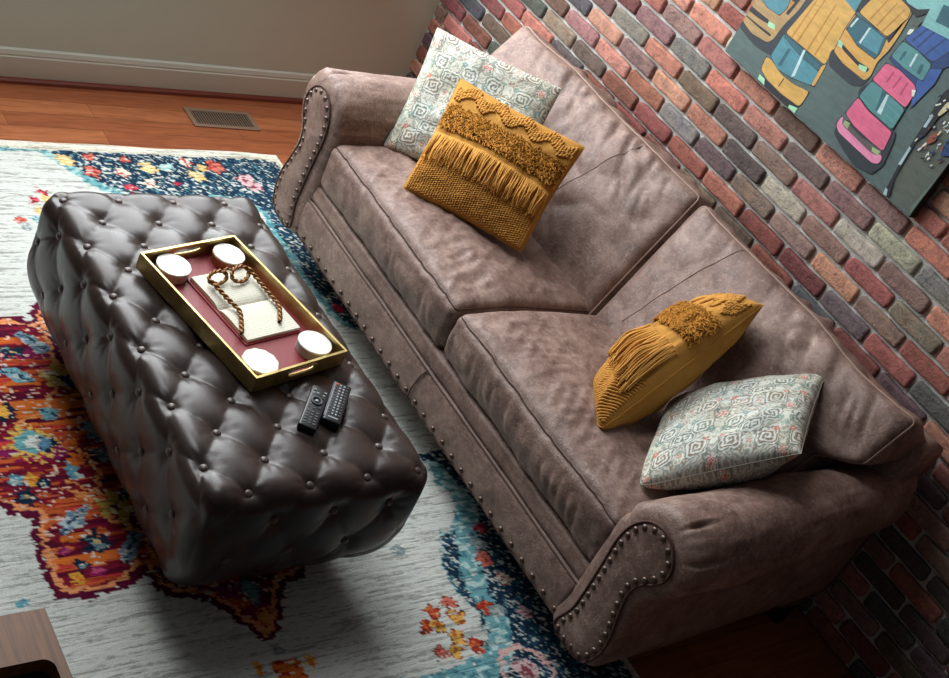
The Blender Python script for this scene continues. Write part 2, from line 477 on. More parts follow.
MED=[(1.294, -2.204), (1.273, -2.116), (1.271, -2.082), (1.294, -2.043), (1.243, -2.022), (1.218, -1.997), (1.21, -1.971), (1.5, -2.0), (1.75, -1.6), (2.05, -1.5), (2.276, -1.59), (2.317, -1.641), (2.325, -1.695), (2.383, -1.729), (2.478, -1.793), (2.479, -1.827), (2.369, -1.902), (2.333, -1.924), (2.312, -1.995), (2.28, -2.027), (2.252, -2.042), (2.216, -2.047), (2.247, -2.08), (2.261, -2.14), (2.265, -2.193), (2.253, -2.273), (2.202, -2.278), (2.132, -2.279), (2.07, -2.277), (2.005, -2.249), (1.989, -2.305), (1.961, -2.318), (1.91, -2.374)]
NAVY1=[(0.46, -1.877), (0.471, -1.745), (0.534, -1.701), (0.624, -1.645), (0.677, -1.601), (0.732, -1.509), (0.742, -1.349), (0.702, -1.187), (0.715, -1.085), (0.783, -1.048), (0.924, -1.074), (1.043, -1.06), (1.165, -1.06), (1.319, -1.04), (1.396, -1.001)]
NAVY2=[(1.959, -1.066), (2.12, -1.009), (2.244, -1.096), (2.263, -1.156), (2.363, -1.211), (2.465, -1.221), (2.52, -1.193), (2.607, -1.211), (2.662, -1.258), (2.678, -1.46), (2.649, -1.731)]
FLOWERS=[('navy', (1.425, -2.128), 0.029), ('leafS', (1.342, -2.092), (1.437, -2.02)), ('leafT', (1.485, -2.173), (1.542, -2.109)), ('olive', (1.533, -2.032), 0.052), ('leafN', (1.526, -2.021), (1.568, -1.996)), ('yelnavy', (1.644, -2.22), 0.03), ('leafT', (1.649, -2.138), (1.675, -2.076)), ('ring', (1.762, -2.178), 0.064), ('bud', (1.77, -2.141), 0.027), ('orangeb', (1.777, -2.088), 0.023), ('orangeb', (1.835, -2.086), 0.023), ('tulip', (1.737, -1.998), 0.038), ('tulip', (1.829, -1.998), 0.032), ('tealf', (1.867, -2.108), 0.026), ('tealf', (1.879, -2.257), 0.022), ('yelf', (1.885, -2.219), 0.022), ('navy', (1.899, -2.193), 0.022), ('navy', (1.937, -2.25), 0.029), ('leafS', (1.993, -2.111), (2.062, -2.201)), ('navy', (2.105, -2.128), 0.037), ('leafS', (2.09, -2.017), (2.181, -2.083)), ('navy', (2.166, -2.188), 0.02), ('yelf', (2.201, -2.21), 0.016), ('olive', (2.006, -2.037), 0.057), ('navy', (1.973, -2.006), 0.02), ('mag', (2.12, -2.215), 0.019), ('mag', (2.195, -2.151), 0.021), ('gem', (2.331, -1.804), 0.037), ('yelf', (2.407, -1.805), 0.018), ('grey', (2.51, -1.809), 0.019), ('orn', (2.576, -1.807), 0.047), ('yelf', (2.547, -1.876), 0.017), ('yelf', (2.563, -1.741), 0.019), ('navy', (2.229, -2.0), 0.024), ('crim', (0.693, -1.812), 0.02), ('crim', (0.736, -1.855), 0.02), ('sand', (0.729, -1.807), 0.029), ('sand', (0.787, -1.848), 0.022), ('coral', (0.84, -1.925), 0.019), ('tealf', (0.834, -1.873), 0.02), ('grey', (0.869, -1.918), 0.019), ('tealf', (2.249, -2.344), 0.017), ('coral', (2.482, -1.267), 0.025), ('redf', (2.499, -1.329), 0.025), ('sand2', (2.534, -1.265), 0.025), ('sand2', (2.547, -1.338), 0.024), ('redf', (2.541, -1.378), 0.021), ('sand2', (2.589, -1.302), 0.025), ('coral', (2.623, -1.379), 0.024), ('sand2', (2.631, -1.334), 0.025), ('redf', (2.632, -1.262), 0.022), ('grey', (2.286, -1.325), 0.025), ('sand', (0.51, -1.672), 0.032), ('coral', (0.566, -1.597), 0.032), ('coral', (0.48, -1.581), 0.022), ('cream', (0.565, -1.493), 0.029), ('crim', (0.649, -1.496), 0.026), ('sand', (0.528, -1.384), 0.035), ('palet', (0.523, -1.314), 0.028), ('cream', (0.487, -1.226), 0.029), ('sand', (0.564, -1.218), 0.032), ('sand', (0.519, -1.168), 0.025), ('coral', (0.509, -1.111), 0.038), ('crim', (0.616, -1.305), 0.019), ('cream', (0.622, -1.413), 0.027), ('coral', (0.487, -1.458), 0.019), ('blush', (0.575, -1.022), 0.038), ('blush', (0.616, -0.999), 0.034), ('sand', (0.494, -1.688), 0.025), ('coral', (2.374, -1.065), 0.028), ('grey', (2.321, -1.052), 0.03), ('cream', (2.446, -1.041), 0.024), ('redf', (2.529, -1.152), 0.032), ('grey', (2.547, -1.132), 0.029), ('blush', (2.568, -1.043), 0.026), ('crim', (2.264, -1.007), 0.024), ('blush', (2.737, -1.154), 0.043), ('crim', (1.286, -0.99), 0.023)]

# ---------------- rug ----------------
MED_PLACE = None
def poly_mask(X, Y, poly):
    inside = np.zeros(X.shape, bool); n = len(poly)
    for i in range(n):
        x1, y1 = poly[i]; x2, y2 = poly[(i + 1) % n]
        if y1 == y2: continue
        c = ((Y >= min(y1, y2)) & (Y < max(y1, y2)))
        xi = (Y - y1) / (y2 - y1) * (x2 - x1) + x1
        inside ^= c & (X < xi)
    return inside
def poly_dist(X, Y, poly, closed=True):
    d = np.full(X.shape, 9.0); n = len(poly)
    for i in range(n if closed else n - 1):
        ax, ay = poly[i]; bx, by = poly[(i + 1) % n]
        dx, dy = bx - ax, by - ay; L = dx * dx + dy * dy + 1e-12
        t = np.clip(((X - ax) * dx + (Y - ay) * dy) / L, 0, 1)
        d = np.minimum(d, np.hypot(X - ax - t * dx, Y - ay - t * dy))
    return d
def build_rug():
    rx0, rx1, ry0, ry1 = 0.402, 3.12, -2.82, -0.805
    step = 0.0045
    xs = np.arange(rx0, rx1 + 1e-6, step); ys = np.arange(ry0, ry1 + 1e-6, step)
    GX, GY = np.meshgrid(xs, ys, indexing='ij')
    # frayed, hand-loomed outlines: jitter the look-up
    jx = (N1(GX * 60, GY * 34) - 0.5) * 0.016 + (N2(GX * 190, GY * 60) - 0.5) * 0.014
    jy = (N3(GX * 90, GY * 30) - 0.5) * 0.018 + (N4(GX * 210, GY * 80) - 0.5) * 0.012
    X = GX + jx; Y = GY + jy
    C = np.zeros(GX.shape + (3,))
    def setc(m, c): C[m] = s2l(c)
    # cream ground with fine grey weft lines
    setc(np.ones(GX.shape, bool), (200, 204, 198))
    w = 0.0 * np.clip((N2(GX * 165, GY * 9 + 5) - 0.56) * 5, 0, 1) * np.clip((N3(GX * 25, GY * 14) - 0.25) * 2.2, 0, 1)
    C = C * (1 - 0.55 * w[..., None]) + s2l((140, 142, 136)) * 0.55 * w[..., None]
    # ---- medallion
    med = [tuple(p) for p in MED]
    half = med
    inm = poly_mask(X, Y, half); d = poly_dist(X, Y, half)
    st = N1(GX * 70, GY * 8 + 20) + 0.35 * (N2(GX * 150, GY * 30) - 0.5)
    big = N3(GX * 9 + 3, GY * 7)
    mm = inm & (st < 0.57); setc(inm, (196, 92, 46)); setc(mm, (122, 22, 44))
    setc(inm & (st > 0.80), (196, 62, 56)); setc(inm & (st < 0.24), (84, 14, 42))
    setc(inm & (big > 0.66) & (st < 0.6), (132, 26, 84)); setc(inm & (big < 0.30) & (st > 0.42), (206, 108, 44))
    setc(inm & (d < 0.034) & (d > 0.020), (222, 146, 96))
    setc(inm & (d < 0.020), (88, 14, 46))
    sp = (N4(GX * 130, GY * 75) > 0.80) & (N1(GX * 20, GY * 20) > 0.42)
    setc(inm & sp & (d > 0.02), (232, 196, 176))
    # vines
    for pl in ([(1.69, -2.19), (1.66, -2.12), (1.58, -2.06)], [(1.90, -2.13), (1.95, -2.08), (1.99, -2.02)], [(1.93, -2.15), (1.97, -2.09), (2.03, -2.14)],
               [(2.03, -2.09), (2.10, -2.00), (2.19, -2.00), (2.23, -1.99)], [(1.45, -2.05), (1.52, -1.98)], [(1.80, -2.06), (1.90, -2.04), (1.96, -2.10)]):
        setc(inm & (poly_dist(X, Y, pl, False) < 0.005), (222, 146, 84))
    # ---- navy corner fields
    def field(poly, inner, tealw, seed):
        m = poly_mask(X, Y, poly); dd = poly_dist(X, Y, inner, False)
        sc = N2(GX * 75 + seed + (GY * 40), GY * 60); sc2 = N4(GX * 120 - GY * 90, GX * 60 + GY * 60 + seed)
        setc(m, (24, 48, 68)); setc(m & (sc > 0.6), (38, 70, 92))
        setc(m & (sc2 > 0.76), (186, 196, 192)); setc(m & (sc2 < 0.14), (96, 140, 146))
        t = (dd < tealw * (0.6 + 0.8 * N3(GX * 12, GY * 12 + seed)))
        setc(t & m, (106, 160, 166)); setc(t & m & (sc > 0.66), (158, 196, 194)); setc(t & m & (sc < 0.25), (74, 128, 140))
        return m
    n1 = [tuple(p) for p in NAVY1]; n2 = [tuple(p) for p in NAVY2]
    field([(0.452, -1.90)] + n1 + [(1.396, -0.83), (0.452, -0.83)], n1, 0.034, 0)
    # mirrored spandrel on the side that runs out of the frame
    n1m = [(x, -3.62 - y) for x, y in n1]
    field([(0.452, -1.72)] + n1m + [(1.396, -2.79), (0.452, -2.79)], n1m, 0.034, 11)
    n2b = n2 + [(2.67, -1.90), (2.62, -2.10)]
    field(n2b + [(2.60, -2.40), (2.50, -2.79), (3.07, -2.79), (3.07, -0.83), (1.959, -0.83)], n2b, 0.004, 23)
    band = [(2.02, -1.02), (2.17, -1.0), (2.28, -1.08), (2.38, -1.125), (2.48, -1.15), (2.58, -1.15), (2.68, -1.20), (2.72, -1.40), (2.70, -1.7)]
    db = poly_dist(X, Y, band, False); tb = db < 0.036 * (0.7 + 0.6 * N3(GX * 14, GY * 14))
    setc(tb, (108, 162, 170)); setc(tb & (N2(GX * 80, GY * 60) > 0.66), (176, 206, 204)); setc(tb & (N2(GX * 80, GY * 60) < 0.22), (72, 124, 138))
    setc((np.hypot(X - 2.74, Y + 1.155) < 0.085) & (np.hypot(X - 2.74, Y + 1.155) > 0.07), (216, 176, 170))
    # ---- flowers and leaves
    def petals(cx, cy, r, n=6, a=0.0, depth=0.28):
        th = np.arctan2(Y - cy, X - cx) + a; rr = np.hypot(X - cx, Y - cy)
        return rr / (r * (1 - depth * 0.5 + depth * 0.5 * np.cos(n * th)))
    pal = {'tealf': ((98, 158, 176), (196, 214, 208)), 'yelf': ((222, 162, 62), (200, 110, 50)), 'crim': ((160, 36, 62), (206, 96, 104)), 'sand': ((214, 186, 124), (236, 216, 172)),
           'coral': ((200, 112, 96), (160, 52, 54)), 'grey': ((134, 150, 152), (176, 184, 180)), 'redf': ((170, 58, 44), (214, 110, 60)), 'sand2': ((214, 164, 84), (170, 92, 40)),
           'cream': ((220, 208, 190), (176, 70, 72)), 'palet': ((160, 200, 196), (210, 224, 216)), 'blush': ((206, 176, 178), (140, 72, 84)), 'mag': ((146, 34, 92), (190, 80, 120)),
           'orangeb': ((208, 110, 44), (190, 80, 40))}
    for i, f in enumerate(FLOWERS):
        k = f[0]
        if k.startswith('leaf'):
            (ax, ay), (bx, by) = f[1], f[2]
            dx, dy = bx - ax, by - ay; L = math.hypot(dx, dy)
            t = ((X - ax) * dx + (Y - ay) * dy) / L / L; s = ((X - ax) * dy - (Y - ay) * dx) / L
            wd = 0.021 * np.sqrt(np.clip(4 * t * (1 - t), 0, 1)) * (0.8 + 0.4 * N2(GX * 80, GY * 80))
            m = (np.abs(s) < wd) & (t > 0) & (t < 1)
            setc(m, {'leafS': (116, 146, 164), 'leafT': (112, 170, 182), 'leafN': (30, 50, 76)}[k])
            setc(m & (np.abs(s) < 0.004), (40, 62, 86)); setc(m & (N1(GX * 110, GY * 70) > 0.72), (178, 198, 202))
            continue
        (cx, cy), r = f[1], f[2]
        if k == 'ring':
            p = petals(cx, cy, r, 13, 0, 0.3); setc(p < 1.12, (220, 182, 92)); setc((p < 1.1) & (p > 0.92) & (N2(GX * 100, GY * 100) > .6), (176, 60, 50))
            setc(petals(cx, cy, r * 0.68, 9, 0, 0.1) < 1, (110, 172, 176)); setc(petals(cx, cy + 0.012, r * 0.44, 7, 0, 0.2) < 1, (222, 228, 220)); continue
        if k == 'bud':
            setc(petals(cx, cy, r, 5) < 1, (30, 42, 72)); setc(petals(cx, cy - 0.008, r * 0.6, 5) < 1, (96, 146, 176)); continue
        if k == 'navy':
            p = petals(cx, cy, r, 8, i, 0.3); setc(p < 1.1, (24, 40, 62)); setc((p < 0.85) & (N1(GX * 120, GY * 90) > 0.72), (120, 150, 160)); setc(p < 0.28, (196, 170, 120)); continue
        if k == 'yelnavy':
            setc(petals(cx, cy, r * 1.3, 7) < 1, (24, 38, 60)); setc(petals(cx, cy, r * 0.75, 5) < 1, (226, 170, 76)); continue
        if k == 'olive':
            p = petals(cx, cy, r, 6, i, 0.42); setc(p < 1, (186, 156, 78)); setc((p < 1) & (N1(GX * 80, GY * 60) > 0.7), (222, 204, 150)); setc(p < 0.25, (90, 50, 50)); continue
        if k == 'tulip':
            p = petals(cx, cy, r, 5, i, 0.25); setc(p < 1.2, (142, 158, 156)); setc((p < 1.2) & (N1(GX * 70, GY * 60) > 0.62), (84, 136, 152)); setc((p < 0.35), (196, 160, 70)); setc((p < 1.2) & (p > 1.05), (60, 78, 88)); continue
        if k == 'gem':
            u = np.abs(X - cx) / (r * 1.15) + np.abs(Y - cy) / (r * 0.72); setc(u < 1.25, (74, 92, 98)); setc(u < 0.95, (100, 146, 146)); setc((u < 1.2) & (N2(GX * 90, GY * 90) > 0.72), (150, 160, 150)); continue
        if k == 'orn':
            p = petals(cx, cy, r, 4, 0.8, 0.3); setc(p < 1, (200, 104, 48)); setc((p < 1) & (N2(GX * 90, GY * 70) > 0.6), (160, 44, 40)); setc((p < 0.9) & (N1(GX * 100, GY * 80) > 0.78), (230, 200, 170)); continue
        a, b = pal[k]
        p = petals(cx, cy, r * 1.0, 5, i * 1.3, 0.26)
        setc((p >= 1) & (p < 1.13) & (k in ('coral', 'redf', 'sand2')), (96, 40, 36))
        setc(p < 1, a); setc((p < 1) & (N2(GX * 100 + i, GY * 80) > 0.68), b); setc(p < 0.3, b)
    # worn speckle over the colours
    wear = (N4(GX * 150 + 7, GY * 60) > 0.86) & (N2(GX * 18, GY * 18) > 0.45)
    setc(wear, (206, 206, 196))
    edge = np.minimum(np.minimum(GX - rx0, rx1 - GX) - 0.018, np.minimum(GY - ry0, ry1 - GY))
    bd = edge < 0.027; setc(bd, (214, 212, 198))
    setc(bd & (edge > 0.020), (196, 184, 150))
    e0 = np.minimum(np.minimum(GX - rx0, rx1 - GX), np.minimum(GY - ry0, ry1 - GY))
    Z = 0.0095 - 0.004 * np.exp(-(e0 / 0.006) ** 2) + (N1(GX * 110, GY * 30) - 0.5) * 0.0016
    # soft ripple along the end of the rug
    PX = GX + np.where(GX < 0.6, (0.6 - GX) / 0.2 * 0.010 * (N3(GY * 4 + 9, GY * 0 + 3) - 0.5), 0)
    Z = Z + np.clip(0.6 - GX, 0, 1) * 0.02 * (N2(GY * 6, GY * 0 + 1))
    V = np.stack([PX, GY, Z], -1).reshape(-1, 3); F = quads(*GX.shape)
    # skirt
    nx, ny = GX.shape
    idx = np.arange(nx * ny).reshape(nx, ny)
    ring = np.concatenate([idx[:, 0], idx[-1, 1:], idx[::-1, -1][1:], idx[0, ::-1][1:-1]])
    base = len(V); lowv = V[ring].copy(); lowv[:, 2] = 0.0006
    k = len(ring); j = (np.arange(k) + 1) % k
    F2 = np.stack([ring, base + np.arange(k), base + j, ring[j]], -1)
    CC = np.concatenate([C.reshape(-1, 3), C.reshape(-1, 3)[ring]])
    return np.concatenate([V, lowv]), np.concatenate([F, F2]), CC
M_RUG = mat_new('woven_rug', rough=0.95, spec=0.1)
_v = nd(M_RUG, 'ShaderNodeVertexColor', layer_name='Col'); _n = noise_node(M_RUG, 300, 3, 0.7)
_r = ramp(M_RUG, _n.outputs[0], [(0.3, (0.78,) * 3), (0.7, (1.12,) * 3)])
_c = mix(M_RUG, _v.outputs[0], _r.outputs[0], 1.0, 'MULTIPLY'); lk(M_RUG, _c, bsdf(M_RUG).inputs['Base Color'])
_n2 = noise_node(M_RUG, 1.0, 4, 0.65, (95, 5.5, 200), 0.6); _n3 = noise_node(M_RUG, 1.0, 3, 0.6, (130, 45, 100))
_m = nd(M_RUG, 'ShaderNodeMath', operation='ADD'); lk(M_RUG, _n2.outputs[0], _m.inputs[0]); _k = nd(M_RUG, 'ShaderNodeMath', operation='MULTIPLY'); _k.inputs[1].default_value = 0.45
lk(M_RUG, _n3.outputs[0], _k.inputs[0]); lk(M_RUG, _k.outputs[0], _m.inputs[1])
_r3 = ramp(M_RUG, _m.outputs[0], [(0.60, (0.56, 0.56, 0.54)), (0.72, (1.02, 1.02, 1.02))])
_c = mix(M_RUG, _c, _r3.outputs[0], 1.0, 'MULTIPLY'); lk(M_RUG, _c, bsdf(M_RUG).inputs['Base Color'])
bump(M_RUG, _m.outputs[0], 0.8, 0.004)
rv, rf, rc = build_rug()
rug = mesh_obj('area_rug', rv, rf, M_RUG, None, True, cols=rc)
tag(rug, 'cream woven area rug with crimson floral medallion and navy flowered border on wooden floor', 'rug')

# ---------------- tufted ottoman ----------------
OX0, OX1, OY0, OY1, OZ0, OZ1 = 1.246, 2.402, -2.092, -1.455, 0.055, 0.452
OC = np.array([(OX0 + OX1) / 2, (OY0 + OY1) / 2, (OZ0 + OZ1) / 2]); OH = np.array([(OX1 - OX0) / 2, (OY1 - OY0) / 2, (OZ1 - OZ0) / 2])
PX_, PY_, TX0, TY0 = 0.1963, 0.163, 1.395, -1.977
def unwrap(P, fid):
    x = P[:, 0] + OC[0]; y = P[:, 1] + OC[1]; drop = (OH[2] - P[:, 2]) * 0.82
    s = x.copy(); t = y.copy()
    s = np.where(fid == 1, OX1 + drop, s); s = np.where(fid == 0, OX0 - drop, s)
    t = np.where(fid == 3, OY1 + drop, t); t = np.where(fid == 2, OY0 - drop, t)
    return s, t
def ott_map(P, fid):
    Q, N = roundbox(P, OH, 0.055)
    s, t = unwrap(P, fid)
    p = (s - TX0) / PX_; q = (t - TY0) / PY_; a = p + q; b = p - q
    sa = np.abs(np.sin(np.pi * a)); sb = np.abs(np.sin(np.pi * b))
    puff = 0.6 * (sa * sb + 1e-9) ** 0.16 + 0.4 * (sa * sb)
    ra, rb = np.round(a), np.round(b)
    ds = (a - ra + b - rb) / 2 * PX_; dt = (a - ra - (b - rb)) / 2 * PY_
    r = np.hypot(ds, dt); th = np.arctan2(dt, ds)
    pit = np.exp(-(r / 0.026) ** 2)
    fold = np.exp(-((r - 0.034) / 0.018) ** 2) * (0.5 + 0.5 * np.sin(th * 9 + ra * 2.1 + rb * 1.3)) * np.clip(N1(ra * 3.3 + th, rb * 2.7) + .1, 0, 1)
    disp = 0.0110 * puff - 0.0125 * pit - 0.0022 * fold - 0.004
    isb = (fid == 4); side = fid < 4; zfr = 1 - (OH[2] - P[:, 2]) / 0.03
    corner = np.where((fid < 2), OH[1] - np.abs(P[:, 1]), OH[0] - np.abs(P[:, 0]))
    fade = np.where(side, 0.8 * np.clip(corner / 0.05, 0, 1) + 0.2 * np.clip(zfr, 0, 1), 1.0)
    zf = (P[:, 2] + OH[2]) / (2 * OH[2])                       # 0 at the bottom, 1 on top
    fade = fade * np.where(side, np.clip(zf / 0.18, 0, 1), 1.0)
    disp = np.where(isb, 0, disp * fade)
    Q = Q + N * disp[:, None]
    # belly: sides swell at mid height and draw in to the plinth
    f = np.where(zf < 0.5, 0.80 + 0.20 * np.sin(np.clip(zf / 0.5, 0, 1) * math.pi / 2), 1.0 - 0.012 * (zf - 0.5) / 0.5)
    fx = 1 + (f - 1) * 0.75
    Q[:, 0] *= fx; Q[:, 1] *= f
    return Q + OC, N
ott = thing('tufted_ottoman', 'dark brown leather button tufted rectangular ottoman standing on the rug', 'ottoman', (float(OC[0]), float(OC[1]), 0.0095))
P, F, fid = cubegrid(OH, 0.0065, 0.05)
Vv, _ = ott_map(P, fid)
o = mesh_obj('upholstered_body', Vv, F, M_OTT, ott); weld(o)
bt = []
for i in range(-8, 26):
    for j in range(-14, 20):
        s = TX0 + (i + j) / 2 * PX_; t = TY0 + (i - j) / 2 * PY_
        e = 0.012
        inx = OX0 + e < s < OX1 - e; iny = OY0 + e < t < OY1 - e
        if (s >= OX1 or s <= OX0) and not (OY0 + 0.04 < t < OY1 - 0.04): continue
        if (t >= OY1 or t <= OY0) and not (OX0 + 0.04 < s < OX1 - 0.04): continue
        def zof(over): return OH[2] - max(over, 0.0) / 0.82
        if inx and iny: bt.append(((s - OC[0], t - OC[1], OH[2]), 5))
        elif iny and s >= OX1 - e and zof(s - OX1) > -0.11: bt.append(((OH[0], t - OC[1], zof(s - OX1)), 1))
        elif iny and s <= OX0 + e and zof(OX0 - s) > -0.11: bt.append(((-OH[0], t - OC[1], zof(OX0 - s)), 0))
        elif inx and t <= OY0 + e and zof(OY0 - t) > -0.11: bt.append(((s - OC[0], -OH[1], zof(OY0 - t)), 2))
        elif inx and t >= OY1 - e and zof(t - OY1) > -0.11: bt.append(((s - OC[0], OH[1], zof(t - OY1)), 3))
BTN = None
M_BTN = mat_new('button_leather', tuple(s2l((84, 72, 68))), 0.36)
def dome(r, h, nr=5, n=14):
    V = [(0, 0, h)]; 
    for i in range(1, nr + 1):
        a = i / nr * math.pi / 2
        for k in range(n):
            t = k / n * 2 * math.pi; V.append((r * math.sin(a) * math.cos(t), r * math.sin(a) * math.sin(t), h * math.cos(a)))
    for k in range(n):
        t = k / n * 2 * math.pi; V.append((r * 0.8 * math.cos(t), r * 0.8 * math.sin(t), -h * 0.8))
    F = [[0, 1 + k, 1 + (k + 1) % n] for k in range(n)]
    for i in range(nr):
        for k in range(n):
            F.append([1 + i * n + k, 1 + (i + 1) * n + k, 1 + (i + 1) * n + (k + 1) % n, 1 + i * n + (k + 1) % n])
    return V, F
bt.sort(key=lambda q: -(q[0][2] * 2 + (q[1] in (1, 2, 5)) * 3))
for (pp, f) in bt[:98]:
    V, N = ott_map(np.array([pp], float), np.array([f]))
    n = N[0]
    if BTN is None:
        v, fc = dome(0.0112, 0.0070); BTN = mesh_obj('button', v, fc, M_BTN).data
        for q in list(COL.objects):
            if q.name == 'button': bpy.data.objects.remove(q)
    b = bpy.data.objects.new('button', BTN); COL.objects.link(b); b.parent = ott
    loc = V[0] + n * 0.0035
    b.location = Vector(loc) - ott.location
    b.rotation_euler = Vector(n).to_track_quat('Z', 'Y').to_euler()
for (x, y) in ((1.40, -1.965), (2.25, -1.965), (1.40, -1.57), (2.25, -1.57)):
    v = []; 
    bm = bmesh.new()
    bmesh.ops.create_cone(bm, cap_ends=True, segments=20, radius1=0.018, radius2=0.030, depth=0.060)
    bmesh.ops.translate(bm, verts=bm.verts, vec=(x, y, 0.0408))
    bm_obj('foot', bm, M_DARKWOOD, ott, False)

# ---------------- sofa ----------------
SX = 1.872
sofa = thing('leather_sofa', 'distressed mauve brown leather sofa with rolled arms and bronze nailheads against the brick wall', 'sofa', (SX, -0.6, 0.0))
def mir(P, side):
    P = np.array(P, float)
    if side < 0: P[:, 0] = 2 * SX - P[:, 0]
    return P
NAILM = None
def nail(parent, loc, n):
    global NAILM
    if NAILM is None:
        v, fc = dome(0.0096, 0.0074, 4, 12); t = mesh_obj('nailhead', v, fc, M_NAIL); NAILM = t.data; bpy.data.objects.remove(t)
    b = bpy.data.objects.new('nailhead', NAILM); COL.objects.link(b); b.parent = parent
    b.location = Vector(loc) - world_loc(parent); b.rotation_euler = Vector(n).to_track_quat('Z', 'Y').to_euler()
OUTER = [(2.676, .150), (2.674, .30), (2.672, .44), (2.674, .53), (2.695, .605), (2.742, .658), (2.81, .680), (2.878, .664), (2.920, .612), (2.930, .55), (2.910, .495), (2.876, .455), (2.862, .41), (2.868, .33), (2.874, .25), (2.868, .20), (2.836, .150)]
PANEL = [(2.706, .153), (2.722, .25), (2.718, .40), (2.712, .50), (2.724, .565), (2.755, .612), (2.80, .632), (2.845, .620), (2.876, .582), (2.880, .54), (2.862, .503), (2.836, .470), (2.824, .42), (2.838, .35), (2.856, .28), (2.856, .215), (2.822, .153)]
def build_arm(side):
    n = 280
    so, _ = smooth_closed(OUTER, n); si, plen = smooth_closed(PANEL, n)
    # align starting parameter by angle around the roll
    ys = np.concatenate([np.linspace(-1.116, -1.098, 5), np.linspace(-1.090, -1.02, 12), np.linspace(-1.0, -0.12, 46)[:-1], np.linspace(-0.12, -0.10, 4)])
    V = []
    cx, cz = 2.80, 0.545
    for y in ys:
        if y < -1.085:
            t = (y + 1.116) / 0.031; k = math.sqrt(max(0, 1 - (1 - t) ** 2)); yy = y
        else: k = 1.0
        sec = si * (1 - k) + so * k
        d = sec - np.array([cx, cz]); L = np.hypot(d[:, 0], d[:, 1]); th = np.arctan2(d[:, 1], d[:, 0])
        up = np.clip((sec[:, 1] - 0.45) / 0.08, 0, 1)
        pk = np.exp(-((y + 1.055) / 0.042) ** 2) * sum(np.exp(-((th - a0) / 0.042) ** 2) for a0 in (1.30, 0.62, 0.10, -0.40)) * 0.017
        wr = (N1(th * 3 + 40 + side, np.full(n, y * 7)) - 0.5) * 0.012 * k + (N2(th * 9 + 20, np.full(n, y * 20)) - 0.5) * 0.003 * k
        # the roll leans outwards a little towards the back
        grow = 0.006 * math.sin((y + 1.1) * 3.0) * k
        off = (-pk + wr + grow) * up
        s2 = sec + d / np.maximum(L, 1e-6)[:, None] * off[:, None]
        tpr = max(0.0, (y + 0.85) / 0.75)
        s2[:, 0] = np.where(s2[:, 0] > 2.80, 2.80 + (s2[:, 0] - 2.80) * (1 - 0.50 * tpr), s2[:, 0])
        V.append(np.c_[s2[:, 0], np.full(n, y), s2[:, 1]])
    V = np.concatenate(V)
    F = quads(len(ys), n, 0, False, True)
    V = mir(V, side)
    if side < 0: F = F[:, ::-1]
    # end caps as n-gons
    Fl = [list(map(int, f)) for f in F] + [list(range(n)) if side > 0 else list(range(n))[::-1], ([(len(ys) - 1) * n + i for i in range(n)][::-1] if side > 0 else [(len(ys) - 1) * n + i for i in range(n)])]
    arm = mesh_obj('arm', V, Fl, M_SOFA, sofa)
    # front panel, slightly padded
    A = si; c = np.array([2.79, 0.42]); cc = np.c_[np.interp(A[:, 1], [.153, .3, .45, .56, .632], [2.78, 2.79, 2.77, 2.80, 2.80]), np.clip(A[:, 1], .175, .585)]
    rings = []
    for k, y in ((1.0, -1.108), (0.985, -1.117), (0.92, -1.1195), (0.6, -1.123), (0.2, -1.124), (0.0, -1.124)):
        q = cc + (A - cc) * k
        rings.append(np.c_[q[:, 0], y + 0.003 * (N1(q[:, 0] * 40, q[:, 1] * 30) - .5), q[:, 1]])
    PV = mir(np.concatenate(rings), side); PF = quads(len(rings), n, 0, False, True)
    if side > 0: PF = PF[:, ::-1]
    mesh_obj('front_panel', PV, PF, M_SOFA, arm)
    pv, pf = tube(mir(np.c_[si[:, 0], np.full(n, -1.119), si[:, 1]], side), 0.0036, 8, True)
    mesh_obj('piping', pv, pf, M_SOFA_DARKPIPE, arm)
    # nailheads follow the panel outline
    m = 36; pts, _ = smooth_closed(PANEL, 720)
    cen = np.c_[np.interp(pts[:, 1], [.153, .3, .45, .56, .632], [2.78, 2.79, 2.77, 2.80, 2.80]), np.clip(pts[:, 1], .185, .575)]
    dd = cen - pts; dd /= np.linalg.norm(dd, axis=1, keepdims=True) + 1e-9
    ins = pts + dd * 0.0155
    keep = ins
    seg = np.linalg.norm(np.diff(keep, axis=0), axis=1); cum = np.r_[0, np.cumsum(seg)]
    for s in np.linspace(0, cum[-1], 35, endpoint=False):
        x = np.interp(s, cum, keep[:, 0]); z = np.interp(s, cum, keep[:, 1])
        p = mir([(x, -1.1205, z)], side)[0]
        nail(arm, p, (0, -1, 0))
    return arm
arm_right = build_arm(1); arm_left = build_arm(-1)
LX0, LX1 = 2 * SX - 2.690, 2.690
def ext_x(name, prof, x0, x1, nx, mat, parent, amp=0.0, seed=0):
    P, _ = smooth_closed(prof, 90); xs = np.linspace(x0, x1, nx); V = []
    for x in xs:
        w = (N1(P[:, 0] * 14 + seed, np.full(len(P), x * 9)) - 0.5) * amp
        V.append(np.c_[np.full(len(P), x), P[:, 0] + w, P[:, 1] + w * 0.3])
    V = np.concatenate(V); n = len(P)
    Fl = [list(map(int, f)) for f in quads(nx, n, 0, False, True)] + [list(range(n)), [(nx - 1) * n + i for i in range(n)][::-1]]
    o = mesh_obj(name, V, Fl, mat, parent)
    bm = bmesh.new(); bm.from_mesh(o.data); bmesh.ops.recalc_face_normals(bm, faces=bm.faces); bm.to_mesh(o.data); bm.free()
    return o
rail = ext_x('front_rail', [(-1.085, .150), (-1.100, .153), (-1.104, .165), (-1.108, .21), (-1.107, .26), (-1.101, .282), (-1.085, .290), (-1.03, .290), (-1.03, .150)], LX0, LX1, 90, M_SOFA, sofa, 0.004)
